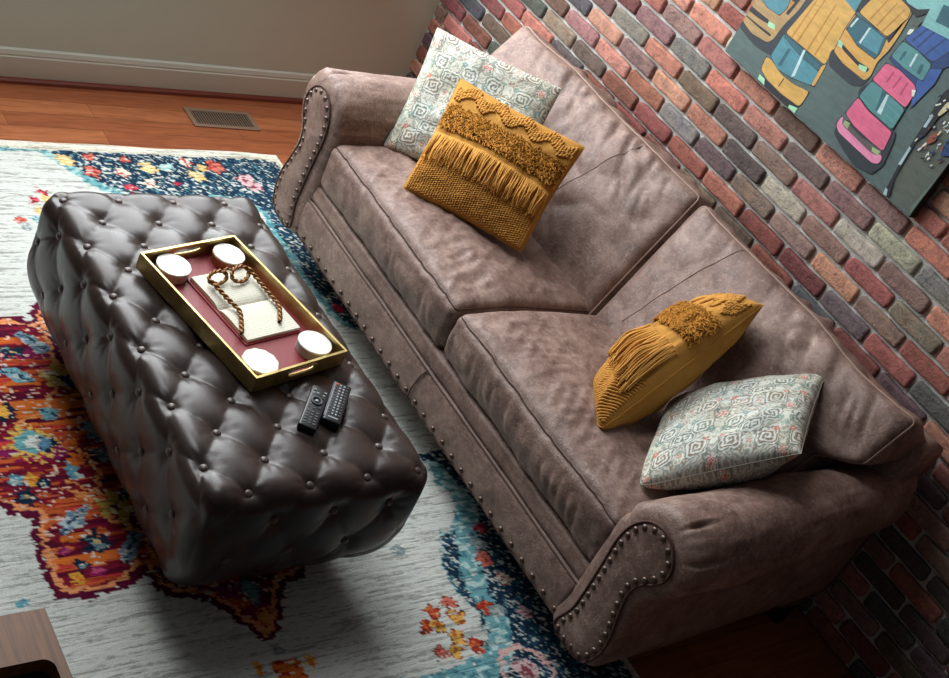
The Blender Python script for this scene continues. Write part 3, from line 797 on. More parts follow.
ext_x('deck_border', [(-1.05, .290), (-1.090, .290), (-1.099, .302), (-1.098, .325), (-1.092, .346), (-1.06, .354), (-1.0, .355), (-1.0, .29)], LX0, LX1, 90, M_SOFA, sofa, 0.004, 5)
for z, y, nm, mt in ((.2885, -1.103, 'piping', M_RAILPIPE), (.155, -1.103, 'piping', M_SOFA_DARKPIPE)):
    xs = np.linspace(LX0, LX1, 60)
    v, f = tube(np.c_[xs, np.full(60, y), np.full(60, z) + 0.001 * np.sin(xs * 9)], 0.0026, 8); mesh_obj(nm, v, f, mt, rail)
v, f = tube([(1.857, -1.1065, .158), (1.859, -1.1115, .20), (1.869, -1.1105, .26), (1.879, -1.105, .286)], 0.0022, 6); mesh_obj('seam', v, f, M_SOFA_DARKPIPE, rail)
for x in np.linspace(1.06, 2.672, 30): nail(rail, (x, -1.1065, .172), (0, -1, 0))
box_obj('seat_base', (LX0 - .01, LX1 + .01, -1.06, -0.10, .152, .345), M_SOFA, sofa, 0.01)
# back frame, rounded along its top
ext_x('back_frame', [(-0.30, .152), (-0.30, .50), (-0.24, .70), (-0.20, .775), (-0.15, .800), (-0.10, .800), (-0.065, .775), (-0.055, .70), (-0.05, .40), (-0.05, .152)], 0.925, 2.822, 80, M_SOFA, sofa, 0.010, 9)
for (x, y) in ((0.97, -0.93), (2.78, -0.93), (0.95, -0.14), (2.79, -0.14), (1.87, -0.90)):
    z0 = 0.0108 if y < -0.81 else 0.0005
    bm = bmesh.new(); bmesh.ops.create_cone(bm, cap_ends=True, segments=20, radius1=0.022, radius2=0.034, depth=0.156 - z0)
    bmesh.ops.translate(bm, verts=bm.verts, vec=(x, y, (0.156 + z0) / 2)); bm_obj('foot', bm, M_DARKWOOD, sofa, False)

def seat_cushion(x0, x1, seed):
    h = np.array([(x1 - x0) / 2, 0.327, 0.083]); c = np.array([(x0 + x1) / 2, -1.106 + 0.327, 0.430])
    def shape(P):
        Q, N = roundbox(P, h, 0.030)
        u = P[:, 0] / h[0]; v = P[:, 1] / h[1]; w = P[:, 2] / h[2]
        crown = 0.036 * (np.clip(1 - u ** 4, 0, 1) ** 0.6) * (np.clip(1 - v ** 4, 0, 1) ** 0.7)
        top = np.clip(w, 0, 1)
        Q[:, 2] += crown * top - 0.040 * np.clip((v + 0.3) / 1.3, 0, 1) * top
        ff = np.clip((-v - 0.75) / 0.25, 0, 1)
        Q[:, 1] -= ff * 0.010 * (1 - w ** 2) * (1 - u ** 4); Q[:, 1] += ff * 0.012 * np.clip(-w, 0, 1)
        X = P[:, 0] + seed; Y = P[:, 1]
        band = np.clip(1.25 - np.abs(v + 0.60) * 1.9, 0, 1) * np.clip((v + 1) * 9, 0, 1)
        mod = np.clip(N3(X * 3.1, Y * 2 + 4) * 1.7 - 0.25, 0, 1)
        warp = (N2(X * 8, Y * 8) - 0.5) * 0.05
        rid = 1 - np.abs(2 * N1((X + warp) * 44, (Y + warp) * 5.5) - 1)
        wr = (rid ** 2 - 0.4) * 0.0085 * band * mod
        rid2 = 1 - np.abs(2 * N4((X + Y * 0.8) * 20, (Y - X * 0.5) * 7) - 1)
        wr += (rid2 ** 2 - 0.4) * 0.006
        wr += (N2(X * 7, Y * 9) - 0.5) * 0.014
        e = np.clip((1 - np.abs(u)) * 6, 0.1, 1)
        Q[:, 2] += top * wr * e
        fr = ff * np.clip(1 - w, 0, 1)
        rid3 = 1 - np.abs(2 * N1(X * 26 + P[:, 2] * 6, P[:, 2] * 12 + 9) - 1)
        Q[:, 1] += fr * ((rid3 ** 2 - 0.4) * 0.007 + (N2(X * 12, P[:, 2] * 12) - 0.5) * 0.009)
        return Q + c
    P, F, fid = cubegrid(h, 0.0085, 0.05)
    o = mesh_obj('seat_cushion', shape(P), F, M_SOFA, sofa); weld(o)
    e = 0.012; ring = []
    for t in np.linspace(-h[0] + e, h[0] - e, 120): ring.append((t, -h[1] + 0.004, h[2] - 0.004))
    for t in np.linspace(-h[1] + e, h[1] - e, 40): ring.append((h[0] - 0.004, t, h[2] - 0.004))
    for t in np.linspace(h[0] - e, -h[0] + e, 120): ring.append((t, h[1] - 0.004, h[2] - 0.004))
    for t in np.linspace(h[1] - e, -h[1] + e, 40): ring.append((-h[0] + 0.004, t, h[2] - 0.004))
    v_, f_ = tube(shape(np.array(ring)), 0.0019, 8, True)
    mesh_obj('piping', v_, f_, M_SOFA_DARKPIPE, o)
    return o
seat_cushion(1.057, 1.868, 3.1); seat_cushion(1.873, 2.689, 8.7)

RXB = -math.radians(33)
EH = np.array([0, -math.sin(RXB), math.cos(RXB)]); EN = np.array([0, math.cos(RXB), math.sin(RXB)])   # up and back axes of a leaning cushion
def back_cushion(x0, x1, outer, seed):
    h = np.array([(x1 - x0) / 2, 0.100, 0.262])
    ft = np.array([0, -0.285, 0.892]); c = ft - EH * 0.262 + EN * 0.100; c[0] = (x0 + x1) / 2
    P, F, fid = cubegrid(h, 0.009, 0.05)
    def shape(P, N=None):
        Q, N = roundbox(P, h, 0.034)
        u = P[:, 0] / h[0]; v = P[:, 1] / h[1]; w = P[:, 2] / h[2]
        X = P[:, 0] + seed; Z = P[:, 2]
        plump = np.clip(1 - u ** 4, 0, 1) ** 0.7 * np.clip(1 - w ** 4, 0, 1) ** 0.6
        fr = np.clip(-v, 0, 1); bk = np.clip(v, 0, 1)
        Q[:, 1] -= fr * 0.050 * plump
        Q[:, 1] += fr * plump * ((N1(X * 6, Z * 8) - 0.5) * 0.030 + (N2(X * 22, Z * 9) - 0.5) * 0.010 * np.clip(w + .6, 0, 1))
        # wrinkles gathered under the top piping and on the boxing
        rg = 1 - np.abs(2 * N3(X * 24 + Z * 14, Z * 9 - X * 3) - 1)
        Q[:, 1] += fr * np.clip((w - 0.1) / 0.9, 0, 1) * (rg ** 2 - 0.4) * 0.024 * np.clip((1 - w) * 9, 0, 1) * np.clip(N1(X * 4 + 3, Z * 3) * 2 - 0.4, 0, 1)
        rg2 = 1 - np.abs(2 * N4(X * 7 + Z * 9, Z * 7 - X * 5) - 1)
        Q[:, 1] += fr * plump * (rg2 ** 2 - 0.4) * 0.009
        tb = np.clip((w - 0.85) / 0.15, 0, 1)
        Q[:, 2] += tb * (np.clip(1 - np.abs(v), 0, 1)) * (0.014 + (N1(X * 22, P[:, 1] * 10) - 0.5) * 0.040) * np.clip((1 - np.abs(u)) * 8, 0, 1)
        Q[:, 2] += tb * (N2(X * 4.5, X * 0 + 3) - 0.5) * 0.024
        # peaked corners
        Q[:, 2] += 0.010 * np.clip(w, 0, 1) ** 6 * np.abs(u) ** 8
        # the part below the arm's roll is pushed in by the arm
        lowz = (c[2] + Q[:, 2] * EH[2] + Q[:, 1] * EN[2])
        k = np.clip((0.745 - lowz) / 0.085, 0, 1); k = k * k * (3 - 2 * k)
        so = np.clip(u * outer, 0, 1)
        Q[:, 0] += 0.070 * (0.5 - 0.5 * w) * np.clip(0.5 - 0.5 * u * outer, 0, 1)
        Q[:, 0] -= outer * so * k * (abs((x1 if outer > 0 else x0) - SX) - (LX1 - SX))
        return c + np.stack([Q[:, 0], Q[:, 1] * EN[1] + Q[:, 2] * EH[1], Q[:, 1] * EN[2] + Q[:, 2] * EH[2]], -1)
    V = shape(P)
    o = mesh_obj('back_cushion', V, F, M_SOFA, sofa); weld(o)
    # piping around the front face
    ring = []
    n = 60; hx, hz = h[0], h[2]; e = 0.014
    for t in np.linspace(-hx + e, hx - e, n): ring.append((t, -h[1] + .004, hz - .004))
    for t in np.linspace(hz - e, -hz + e, 34): ring.append((hx - .004, -h[1] + .004, t))
    for t in np.linspace(hx - e, -hx + e, n): ring.append((t, -h[1] + .004, -hz + .004))
    for t in np.linspace(-hz + e, hz - e, 34): ring.append((-hx + .004, -h[1] + .004, t))
    R = shape(np.array(ring)) - EN * 0.001 + EH * 0.000
    v_, f_ = tube(R, 0.0028, 8, True)
    mesh_obj('piping', v_, f_, M_SOFA_PIPE, o)
    # upright seam in the front face
    xs = 2.06 if outer > 0 else 1.53
    zz = np.linspace(-0.17, hz - 0.006, 30)
    R = shape(np.c_[xs - c[0] - 0.16 * (hz - zz) ** 1.0 / 0.4 * 0.75, np.full(30, -h[1]), zz])
    v_, f_ = tube(R, 0.0016, 6); mesh_obj('seam', v_, f_, M_RAILPIPE, o)
    return o
back_cushion(0.770, 1.812, -1, 2.2); back_cushion(1.816, 2.800, 1, 6.4)

# ---------------- throw pillows ----------------
class Pillow:
    def __init__(s, A, B, C, D, T, seed, pinch=0.07, sag=0.0, rc=0.02, ex=0.46, rmode=0):
        s.rmode = rmode
        s.rc = rc; s.ex = ex
        s.A, s.B, s.C, s.D = (np.array(q, float) for q in (A, B, C, D)); s.T = T; s.seed = seed; s.pinch = pinch; s.sag = sag
        s.n0 = np.cross(s.B - s.A, s.D - s.A) * -1
        s.n0 = np.cross((s.D - s.A) + (s.C - s.B), (s.B - s.A) + (s.C - s.D)); s.n0 /= np.linalg.norm(s.n0)
    def mid(s, u, v):
        a = (u + 1) / 2; b = (v + 1) / 2
        return (s.A * ((1 - a) * (1 - b))[:, None] + s.D * (a * (1 - b))[:, None] + s.B * ((1 - a) * b)[:, None] + s.C * (a * b)[:, None])
    def pt(s, u, v, side, lift=0.0):
        u = np.asarray(u, float); v = np.asarray(v, float)
        us = u * (1 - s.pinch * (1 - v ** 2)); vs = v * (1 - s.pinch * (1 - u ** 2))
        wr = 1.0 if s.rmode == 0 else ((1 - u) / 2 if s.rmode == 1 else 1 - ((1 + u) * (1 + v) / 4) ** 2)
        k = 1 - s.rc * (u * v) ** 6 * wr; us = us * k; vs = vs * k
        M = s.mid(us, vs)
        t = s.T * np.clip((1 - u ** 2) * (1 - v ** 2), 0, 1) ** s.ex * (1 - 0.18 * (u ** 2) * (v ** 2))
        t = t * (1 + 0.22 * (N1(u * 2.3 + s.seed, v * 2.3 + 9) - 0.5)) + (N2(u * 6 + s.seed, v * 6) - 0.5) * 0.010 * np.clip(1 - np.maximum(abs(u), abs(v)) ** 6, 0, 1)
        t = t + s.sag * side * (1 - u ** 2) * (1 - v ** 2)
        return M + s.n0 * ((t + lift) * side)[:, None] if np.ndim(side) else M + s.n0 * ((t + lift) * side)[:, None]
    def frame(s, u, v, side, lift):
        e = 0.01
        p = s.pt(u, v, side, lift); du = s.pt(np.clip(u + e, -1, 1), v, side, lift) - s.pt(np.clip(u - e, -1, 1), v, side, lift)
        dv = s.pt(u, np.clip(v + e, -1, 1), side, lift) - s.pt(u, np.clip(v - e, -1, 1), side, lift)
        du /= np.linalg.norm(du, axis=1, keepdims=True) + 1e-12; n = np.cross(du, dv) * side; n /= np.linalg.norm(n, axis=1, keepdims=True) + 1e-12
        w = np.cross(n, du); return p, du, w, n
    def grid(s, n):
        t = np.sin(np.linspace(-math.pi / 2, math.pi / 2, n)); t = 0.5 * t + 0.5 * np.linspace(-1, 1, n); t[0] = -1; t[-1] = 1
        U, W = np.meshgrid(t, t, indexing='ij'); return U.ravel(), W.ravel()
    def build(s, name, n, mat, parent, colf=None):
        u, v = s.grid(n)
        a = s.pt(u, v, 1.0); b = s.pt(u, v, -1.0)
        q = quads(n, n)
        V = np.concatenate([a, b]); F = np.concatenate([q, q[:, ::-1] + n * n])
        cols = None
        if colf is not None: cols = np.concatenate([colf(u, v), colf(-u, v)])
        o = mesh_obj(name, V, F, mat, parent, cols=cols)
        return o
M_MUST = mat_new('mustard_cotton', rough=0.9, spec=0.15)
_n = noise_node(M_MUST, 9, 4, 0.6); _r = ramp(M_MUST, _n.outputs[0], [(0.3, tuple(s2l((178, 126, 58)))), (0.7, tuple(s2l((204, 152, 76))))])
lk(M_MUST, _r.outputs[0], bsdf(M_MUST).inputs['Base Color']); _n = noise_node(M_MUST, 420, 3, 0.6); bump(M_MUST, _n.outputs[0], 0.5, 0.002)
M_SHAG = mat_new('mustard_yarn', tuple(s2l((178, 122, 52))), 0.95, 0, 0.1)
M_FRINGE = mat_new('mustard_fringe_yarn', tuple(s2l((204, 150, 76))), 0.9, 0, 0.1)
M_PATT = mat_new('damask_linen', rough=0.85, spec=0.2)
_v = nd(M_PATT, 'ShaderNodeVertexColor', layer_name='Col'); lk(M_PATT, _v.outputs[0], bsdf(M_PATT).inputs['Base Color'])
_n = noise_node(M_PATT, 500, 2, 0.6); bump(M_PATT, _n.outputs[0], 0.4, 0.002)
def damask(u, v):
    """scrolling grey ikat pattern with coral rosettes and teal sprigs on pale mint linen"""
    x = u * 0.5 * 2.35 + 0.07; y = v * 0.5 * 2.35 + 0.15
    jx = x + (N1(x * 22, y * 22) - 0.5) * 0.034; jy = y + (N2(x * 22, y * 22) - 0.5) * 0.034
    C = np.tile(s2l((204, 210, 203)), (len(u), 1))
    C[N3(x * 2.2, y * 2.2) > 0.62] = s2l((206, 210, 196))
    def put(m, c): C[m] = s2l(c)
    grey = (120, 128, 120); warm = (136, 124, 110)
    tx = np.abs(((jx + 0.5) % 1) - 0.5); ty = ((jy) % 1) - 0.5         # mirrored repeat
    # dense curling ground
    lb = np.sin(2 * np.pi * (3.1 * tx + 0.35 * np.sin(2 * np.pi * 2.2 * ty))) * np.cos(2 * np.pi * (2.7 * ty + 0.30 * np.cos(2 * np.pi * 2.6 * tx)))
    put((np.abs(lb) < 0.30) & (N1(x * 7, y * 7) > 0.28), (158, 162, 152)); put((np.abs(lb) > 0.80), (168, 160, 146))
    # ogee lattice
    og = np.abs(tx - 0.25 - 0.2 * np.cos(2 * np.pi * ty)); put(og < 0.026, grey); put((og > 0.046) & (og < 0.064), warm)
    # scrolls
    for cx, cy, R, s, ph in ((0.24, 0.22, 0.15, 1, 0), (0.24, -0.24, 0.15, -1, 0.5), (0.44, 0.0, 0.11, 1, 0.2)):
        dx = tx - cx; dy = ty - cy; r = np.hypot(dx, dy) * (1 + 0.12 * np.cos(4 * np.arctan2(dy, dx))); a = np.arctan2(dy, dx) / (2 * np.pi) * s
        k = (r / 0.066 - a + ph) % 1
        m = r < R; put(m, (210, 214, 206)); put(m & (k < 0.52), grey if cy >= 0 else warm)
        put((r >= R) & (r < R + 0.016), (210, 214, 206)); put((r >= R + 0.016) & (r < R + 0.036), grey)
    def ros(cx, cy, R, c, n=8):
        dx = tx - cx; dy = ty - cy; r = np.hypot(dx, dy); a = np.arctan2(dy, dx)
        p = r / (R * (0.78 + 0.22 * np.cos(n * a))); put(p < 1.12, (210, 214, 206)); put((p < 0.92), c); put((p < 0.60) & (p > 0.42), (210, 214, 206)); put(p < 0.2, (210, 214, 206))
    ros(0.0, 0.5, 0.085, (198, 108, 92)); ros(0.0, -0.5, 0.085, (198, 108, 92)); ros(0.0, 0.0, 0.075, (128, 160, 154)); ros(0.5, 0.42, 0.07, (150, 128, 116), 6); ros(0.5, -0.30, 0.06, (190, 120, 104), 5)
    # stepped crosses
    for cx, cy, c in ((0.12, 0.40, (148, 150, 138)), (0.12, -0.10, (196, 124, 108)), (0.38, 0.36, (122, 154, 150)), (0.40, -0.42, (150, 138, 124)), (0.10, 0.14, (122, 154, 150))):
        dx = np.abs(tx - cx); dy = np.abs(ty - cy); m = ((dx < 0.016) & (dy < 0.046)) | ((dy < 0.016) & (dx < 0.046)) | ((dx < 0.03) & (dy < 0.03)); put(m, c); put((dx < 0.01) & (dy < 0.01), (210, 214, 206))
    put((N4(x * 60, y * 60) > 0.86), (210, 214, 206)); m = (N1(x * 1.7 + 4, y * 1.7) > 0.5); C[m] = C[m] * np.array([1.0, 0.97, 0.92])
    return C
def seam_tube(P, parent, mat, r=0.0016):
    t = np.linspace(-1, 1, 50)
    ring = np.concatenate([P.pt(t, np.full(50, -1.0), 1.0), P.pt(np.full(49, 1.0), t[1:], 1.0), P.pt(t[::-1][1:], np.full(49, 1.0), 1.0), P.pt(np.full(48, -1.0), t[::-1][1:-1], 1.0)])
    v, f = tube(ring, r, 6, True); mesh_obj('edge_seam', v, f, mat, parent)
def ctr(P): return tuple(float(q) for q in (P.A + P.B + P.C + P.D) / 4)
M_PSEAM = mat_new('linen_seam', tuple(s2l((176, 178, 166))), 0.9)
P1A, P1B, P1C, P1D = (1.085, -0.93, 0.530), (0.856, -0.73, 0.863), (1.23, -0.45, 0.896), (1.46, -0.66, 0.575)
P2A, P2B, P2C, P2D = (1.330, -1.00, 0.540), (1.117, -0.78, 0.830), (1.516, -0.54, 0.860), (1.672, -0.75, 0.560)
P3A, P3D = (2.225, -0.855, 0.550), (2.405, -0.975, 0.545)
pl1 = Pillow(P1A, P1B, P1C, P1D, 0.078, 1.3, 0.06, -0.012)
r1 = thing('patterned_pillow', 'pale damask throw pillow in the corner by the far sofa arm, behind a mustard pillow', 'pillow', ctr(pl1), 'patterned throw pillows')
pl1.build('pillow_cover', 210, M_PATT, r1, damask); seam_tube(pl1, r1, M_PSEAM)
pl4 = Pillow((2.605, -1.00, 0.545), (2.33, -0.64, 0.560), (2.530, -0.35, 0.820), (2.775, -0.715, 0.812), 0.096, 5.9, 0.03, -0.034, 0.07, 0.42, 1)
r4 = thing('patterned_pillow', 'pale damask throw pillow leaning on the near sofa arm beside the crumpled mustard pillow', 'pillow', ctr(pl4), 'patterned throw pillows')
pl4.build('pillow_cover', 210, M_PATT, r4, damask); seam_tube(pl4, r4, M_PSEAM)

# unit yarn knob
def knob_base():
    V = []; F = []
    nu, nv = 6, 5
    for i in range(nv):
        a = (i / (nv - 1)) * math.pi
        for k in range(nu):
            t = k / nu * 2 * math.pi; V.append((math.sin(a) * math.cos(t) if 0 < i < nv - 1 else 0.25 * math.cos(t), math.sin(a) * math.sin(t) if 0 < i < nv - 1 else 0.25 * math.sin(t), math.cos(a)))
    return np.array(V), quads(nv, nu, 0, False, True)
KV, KF = knob_base()
def knobs(P, u, v, side, lx, ly, lz, lift, rot=0.0, jit=0.25, seed=0):
    g = np.random.default_rng(seed); n = len(u)
    p, du, dv, nn = P.frame(u, v, side, lift)
    a = rot + g.normal(0, jit, n)
    X = du * np.cos(a)[:, None] + dv * np.sin(a)[:, None]; Y = -du * np.sin(a)[:, None] + dv * np.cos(a)[:, None]
    sc = g.uniform(0.85, 1.15, n)[:, None, None]
    V = p[:, None] + sc * (KV[None, :, 2:3] * lx * X[:, None] + KV[None, :, 0:1] * ly * Y[:, None] + KV[None, :, 1:2] * lz * nn[:, None])
    F = (KF[None] + (np.arange(n) * len(KV))[:, None, None]).reshape(-1, 4)
    return V.reshape(-1, 3), F
def mustard(P, root, seed):
    g = np.random.default_rng(seed)
    body = P.build('pillow_cover', 120, M_MUST, root); seam_tube(P, root, M_MUST, 0.0024)
    # zigzag of braided knots near the top hem
    U, W = np.meshgrid(np.linspace(-0.93, 0.93, 46), np.linspace(0.58, 0.97, 14), indexing='ij'); U = U.ravel(); W = W.ravel()
    tri = np.abs(((U * 2.4 + 0.1) % 1) - 0.5) * 2
    m = np.abs(W - (0.86 - 0.17 * tri)) < 0.105
    u, w = U[m] + g.normal(0, .004, m.sum()), W[m] + g.normal(0, .004, m.sum())
    v_, f_ = knobs(P, u, w, 1.0, 0.0062, 0.0042, 0.0058, 0.003, 0.9, 0.2, seed); mesh_obj('braided_trim', v_, f_, M_FRINGE, root)
    # woven knots along the lower part
    U, W = np.meshgrid(np.linspace(-0.95, 0.95, 50), np.linspace(-0.96, -0.44, 17), indexing='ij')
    W = W + (np.arange(50) % 2)[:, None] * 0.015; u = U.ravel(); w = W.ravel()
    v_, f_ = knobs(P, u, np.clip(w, -.97, 1), 1.0, 0.0050, 0.0032, 0.0042, 0.002, 0.75, 0.15, seed + 1); mesh_obj('woven_band', v_, f_, M_FRINGE, root)
    # shaggy loop band
    n = 3600; u = g.uniform(-0.95, 0.95, n); w = g.uniform(0.12, 0.50, n)
    p, du, dv, nn = P.frame(u, w, 1.0, 0.0)
    a = g.uniform(0, 2 * math.pi, n); dirr = du * np.cos(a)[:, None] + dv * np.sin(a)[:, None]
    L = g.uniform(0.008, 0.014, n)[:, None]; R = 0.0015
    mid = p + nn * L * 0.95 + dirr * L * 0.35; end = p + nn * L * 0.75 + dirr * L * 0.95
    th = np.arange(5) / 5 * 2 * math.pi; side_ = np.cross(nn, dirr)
    rings = []
    for c, rr in ((p, 1.0), (mid, 1.15), (end, 0.8)):
        rings.append(c[:, None] + R * rr * (np.cos(th)[None, :, None] * side_[:, None] + np.sin(th)[None, :, None] * (nn * 0.5 + dirr * 0.5)[:, None]))
    V = np.stack(rings, 1).reshape(-1, 3); f0 = quads(3, 5, 0, False, True); f0 = np.concatenate([f0, [[10, 11, 12, 13]]])
    F = (f0[None] + (np.arange(n) * 15)[:, None, None]).reshape(-1, 4); mesh_obj('shag_band', V, F, M_SHAG, root)
    # hanging fringe of flat cords
    parts = []
    nc = 118
    for i in range(nc):
        u0 = -0.955 + 1.91 * i / (nc - 1) + g.normal(0, 0.004); m = 12; tt = np.linspace(0, 1, m)
        ln = g.uniform(0.36, 0.50) * (1.35 if seed == 12 else 1.0); vv = -0.02 - ln * tt
        uu = np.clip(u0 + g.normal(0, 0.030) * tt + 0.012 * np.sin(tt * 6 + g.uniform(0, 6)) * tt, -0.985, 0.985)
        lift = 0.004 + g.uniform(0.004, 0.020) * np.sin(tt * math.pi * 0.75) + 0.004 * g.random()
        pts = P.pt(uu, vv, 1.0, lift)
        parts.append(tube(pts, 0.0027 * (1 - 0.25 * tt), 6))
    v_, f_ = join(parts); mesh_obj('tassel_fringe', v_, f_, M_FRINGE, root)
    t = np.linspace(-0.96, 0.96, 60); pts = P.pt(t, np.full(60, -0.015), 1.0, 0.003)
    v_, f_ = tube(pts, 0.0045, 6); mesh_obj('fringe_header', v_, f_, M_FRINGE, root)
pl2 = Pillow(P2A, P2B, P2C, P2D, 0.070, 2.7, 0.05)
r2 = thing('mustard_pillow', 'square mustard throw pillow, face fully showing, leaning on the pale pillow at the far arm', 'pillow', ctr(pl2), 'mustard fringed pillows')
mustard(pl2, r2, 11)
pl3 = Pillow(P3A, (2.130, -0.43, 0.745), (2.300, -0.455, 0.885), P3D, 0.095, 8.8, 0.0, -0.018, 0.06, 0.38, 2)
r3 = thing('mustard_pillow', 'crumpled mustard throw pillow with fringe propped beside the near pale damask pillow', 'pillow', ctr(pl3), 'mustard fringed pillows')
mustard(pl3, r3, 12)

PAINT=[
('kerb',[(771,320),(771,208),(759,185),(771,59),(794,7),(885,8),(896,175),(746,349)]),
('shade',[(-7,115),(0,91),(85,78),(127,81),(167,88),(168,176),(194,277),(198,315),(133,276),(-10,182)]),
('tan',[(-12,195),(-8,132),(2,113),(57,102),(127,112),(142,132),(147,186),(166,252),(169,298)]),
('ink',[(-6,169),(-4,151),(47,152),(94,158),(91,170),(35,168)]),
('ink',[(-5,132),(67,130),(129,132),(124,140),(67,137),(3,135)]),
('teal',[(15,206),(61,197),(114,202),(124,235),(116,267)]),
('light',[(90,167),(119,171),(127,158),(96,152)]),
('ink',[(123,270),(133,218),(143,220),(152,283)]),
('deepyellow',[(121,261),(130,221),(139,262)]),
('amber',[(170,174),(196,314),(282,374),(348,355),(355,176)]),
('deepyellow',[(195,174),(202,176),(207,311),(203,309)]),
('deepyellow',[(302,178),(309,180),(305,314),(301,312)]),
('deepyellow',[(269,174),(277,175),(275,335),(271,333)]),
('deepyellow',[(221,173),(229,174),(232,331),(228,328)]),
('teal',[(168,169),(167,88),(213,71),(276,79),(355,102),(348,168),(260,170)]),
('deepteal',[(173,170),(260,170),(348,168),(346,148),(265,150),(177,159)]),
('pale',[(260,170),(268,173),(285,90),(275,80)]),
('deepteal',[(209,142),(220,145),(221,85),(209,80)]),
('amber',[(355,176),(360,182),(366,107),(354,102),(348,168)]),
('amber',[(155,78),(162,36),(201,24),(275,20),(357,27),(362,42),(361,83),(297,68),(236,66),(179,80)]),
('ink',[(172,24),(177,3),(282,-3),(360,1),(360,26),(277,17),(204,21)]),
('ink',[(254,63),(258,64),(257,32),(253,31)]),
('light',[(168,21),(195,20),(206,3),(172,5)]),
('light',[(326,12),(359,21),(359,2),(327,-1)]),
('teal',[(280,364),(345,354),(340,400)]),
('ink',[(340,400),(347,356),(364,375),(363,413)]),
('shade',[(347,230),(351,205),(370,182),(471,180),(506,199),(514,236),(490,211)]),
('yellow',[(349,349),(348,297),(356,226),(407,215),(503,217),(512,239),(503,281),(514,327),(515,383),(510,447),(502,454),(484,355)]),
('amber',[(357,360),(370,417),(448,461),(502,454),(508,429),(484,355)]),
('deepyellow',[(457,358),(464,358),(486,447),(482,446)]),
('deepyellow',[(430,360),(437,361),(453,448),(449,447)]),
('deepyellow',[(400,363),(406,363),(421,442),(416,441)]),
('deepteal',[(356,349),(352,299),(418,283),(490,284),(494,305),(485,351),(416,351)]),
('teal',[(419,347),(476,346),(489,298),(426,293)]),
('pale',[(415,344),(422,346),(422,292),(414,292)]),
('pale',[(362,344),(369,346),(364,313),(357,311)]),
('ink',[(358,259),(380,246),(432,240),(493,235),(496,254),(447,249),(383,257)]),
('light',[(349,262),(370,262),(375,245),(356,247)]),
('light',[(456,244),(486,253),(492,236),(463,233)]),
('ink',[(506,428),(498,402),(500,344),(485,351)]),
('ink',[(454,467),(505,456),(526,444),(547,469),(596,523),(580,542)]),
('ice',[(461,471),(477,464),(518,466),(551,488),(589,531),(580,542)]),
('kerb',[(526,436),(554,449),(549,429),(528,424)]),
('white',[(533,411),(546,419),(547,401),(534,395)]),
('deepblue',[(532,312),(537,376),(654,374),(676,438),(708,401),(693,383),(682,312),(662,299),(546,309)]),
('blue',[(538,381),(570,467),(597,483),(637,483),(681,433),(655,379)]),
('deepblue',[(558,389),(565,389),(593,465),(587,465)]),
('deepblue',[(618,380),(625,381),(652,456),(646,456)]),
('deepblue',[(584,384),(591,384),(614,465),(607,465)]),
('blue',[(634,343),(694,382),(699,335),(682,242),(670,264),(654,301)]),
('ice',[(598,500),(607,518),(642,478),(609,484)]),
('softteal',[(538,374),(532,321),(593,317),(664,321),(657,372),(594,378)]),
('deepteal',[(560,356),(569,358),(568,327),(560,327)]),
('deepteal',[(628,357),(639,358),(645,330),(633,329)]),
('pale',[(595,370),(603,371),(607,331),(600,331)]),
('shade',[(502,83),(517,38),(581,18),(637,6),(703,22),(717,65),(699,143),(686,165)]),
('shade',[(506,190),(513,172),(522,227)]),
('pink',[(524,235),(529,271),(532,297),(582,305),(651,299),(666,288),(668,233),(599,234)]),
('rosedark',[(627,253),(633,253),(631,293),(625,292)]),
('rosedark',[(594,253),(600,253),(603,294),(597,294)]),
('rosedark',[(566,254),(572,254),(573,292),(567,291)]),
('softteal',[(526,232),(518,173),(572,162),(673,161),(669,229),(596,232)]),
('deepteal',[(572,234),(596,232),(605,176),(592,172)]),
('pale',[(592,229),(600,231),(615,172),(599,170)]),
('rose',[(508,96),(507,63),(529,51),(612,49),(681,48),(702,59),(701,80),(682,86),(575,79),(522,87)]),
('pink',[(518,169),(513,108),(561,96),(636,94),(690,96),(678,155),(571,157)]),
('grille',[(513,94),(524,75),(658,69),(686,75),(690,95),(598,85)]),
('olive',[(524,91),(545,94),(549,76),(527,77)]),
('olive',[(652,85),(683,91),(685,76),(659,74)]),
('white',[(652,285),(664,290),(670,273),(663,270)]),
('ink',[(748,355),(739,336),(748,223),(753,125),(772,0),(794,7),(771,59),(759,185),(771,208),(773,326)]),
('icewhite',[(748,268),(757,267),(759,228),(750,224)]),
('icewhite',[(751,158),(759,156),(764,100),(755,97)]),
('icewhite',[(766,21),(775,21),(784,4),(772,0)]),
('white',[(786,197),(792,196),(783,164),(778,164)]),
('edge',[(884,197),(869,27),(884,2),(898,180)]),
('rust',[(789,230),(794,242),(810,218),(791,191),(783,207)]),
('deepblue',[(835,236),(840,248),(872,211),(847,193)]),
('cream',[(767,321),(775,323),(785,312),(772,274),(764,277)])]

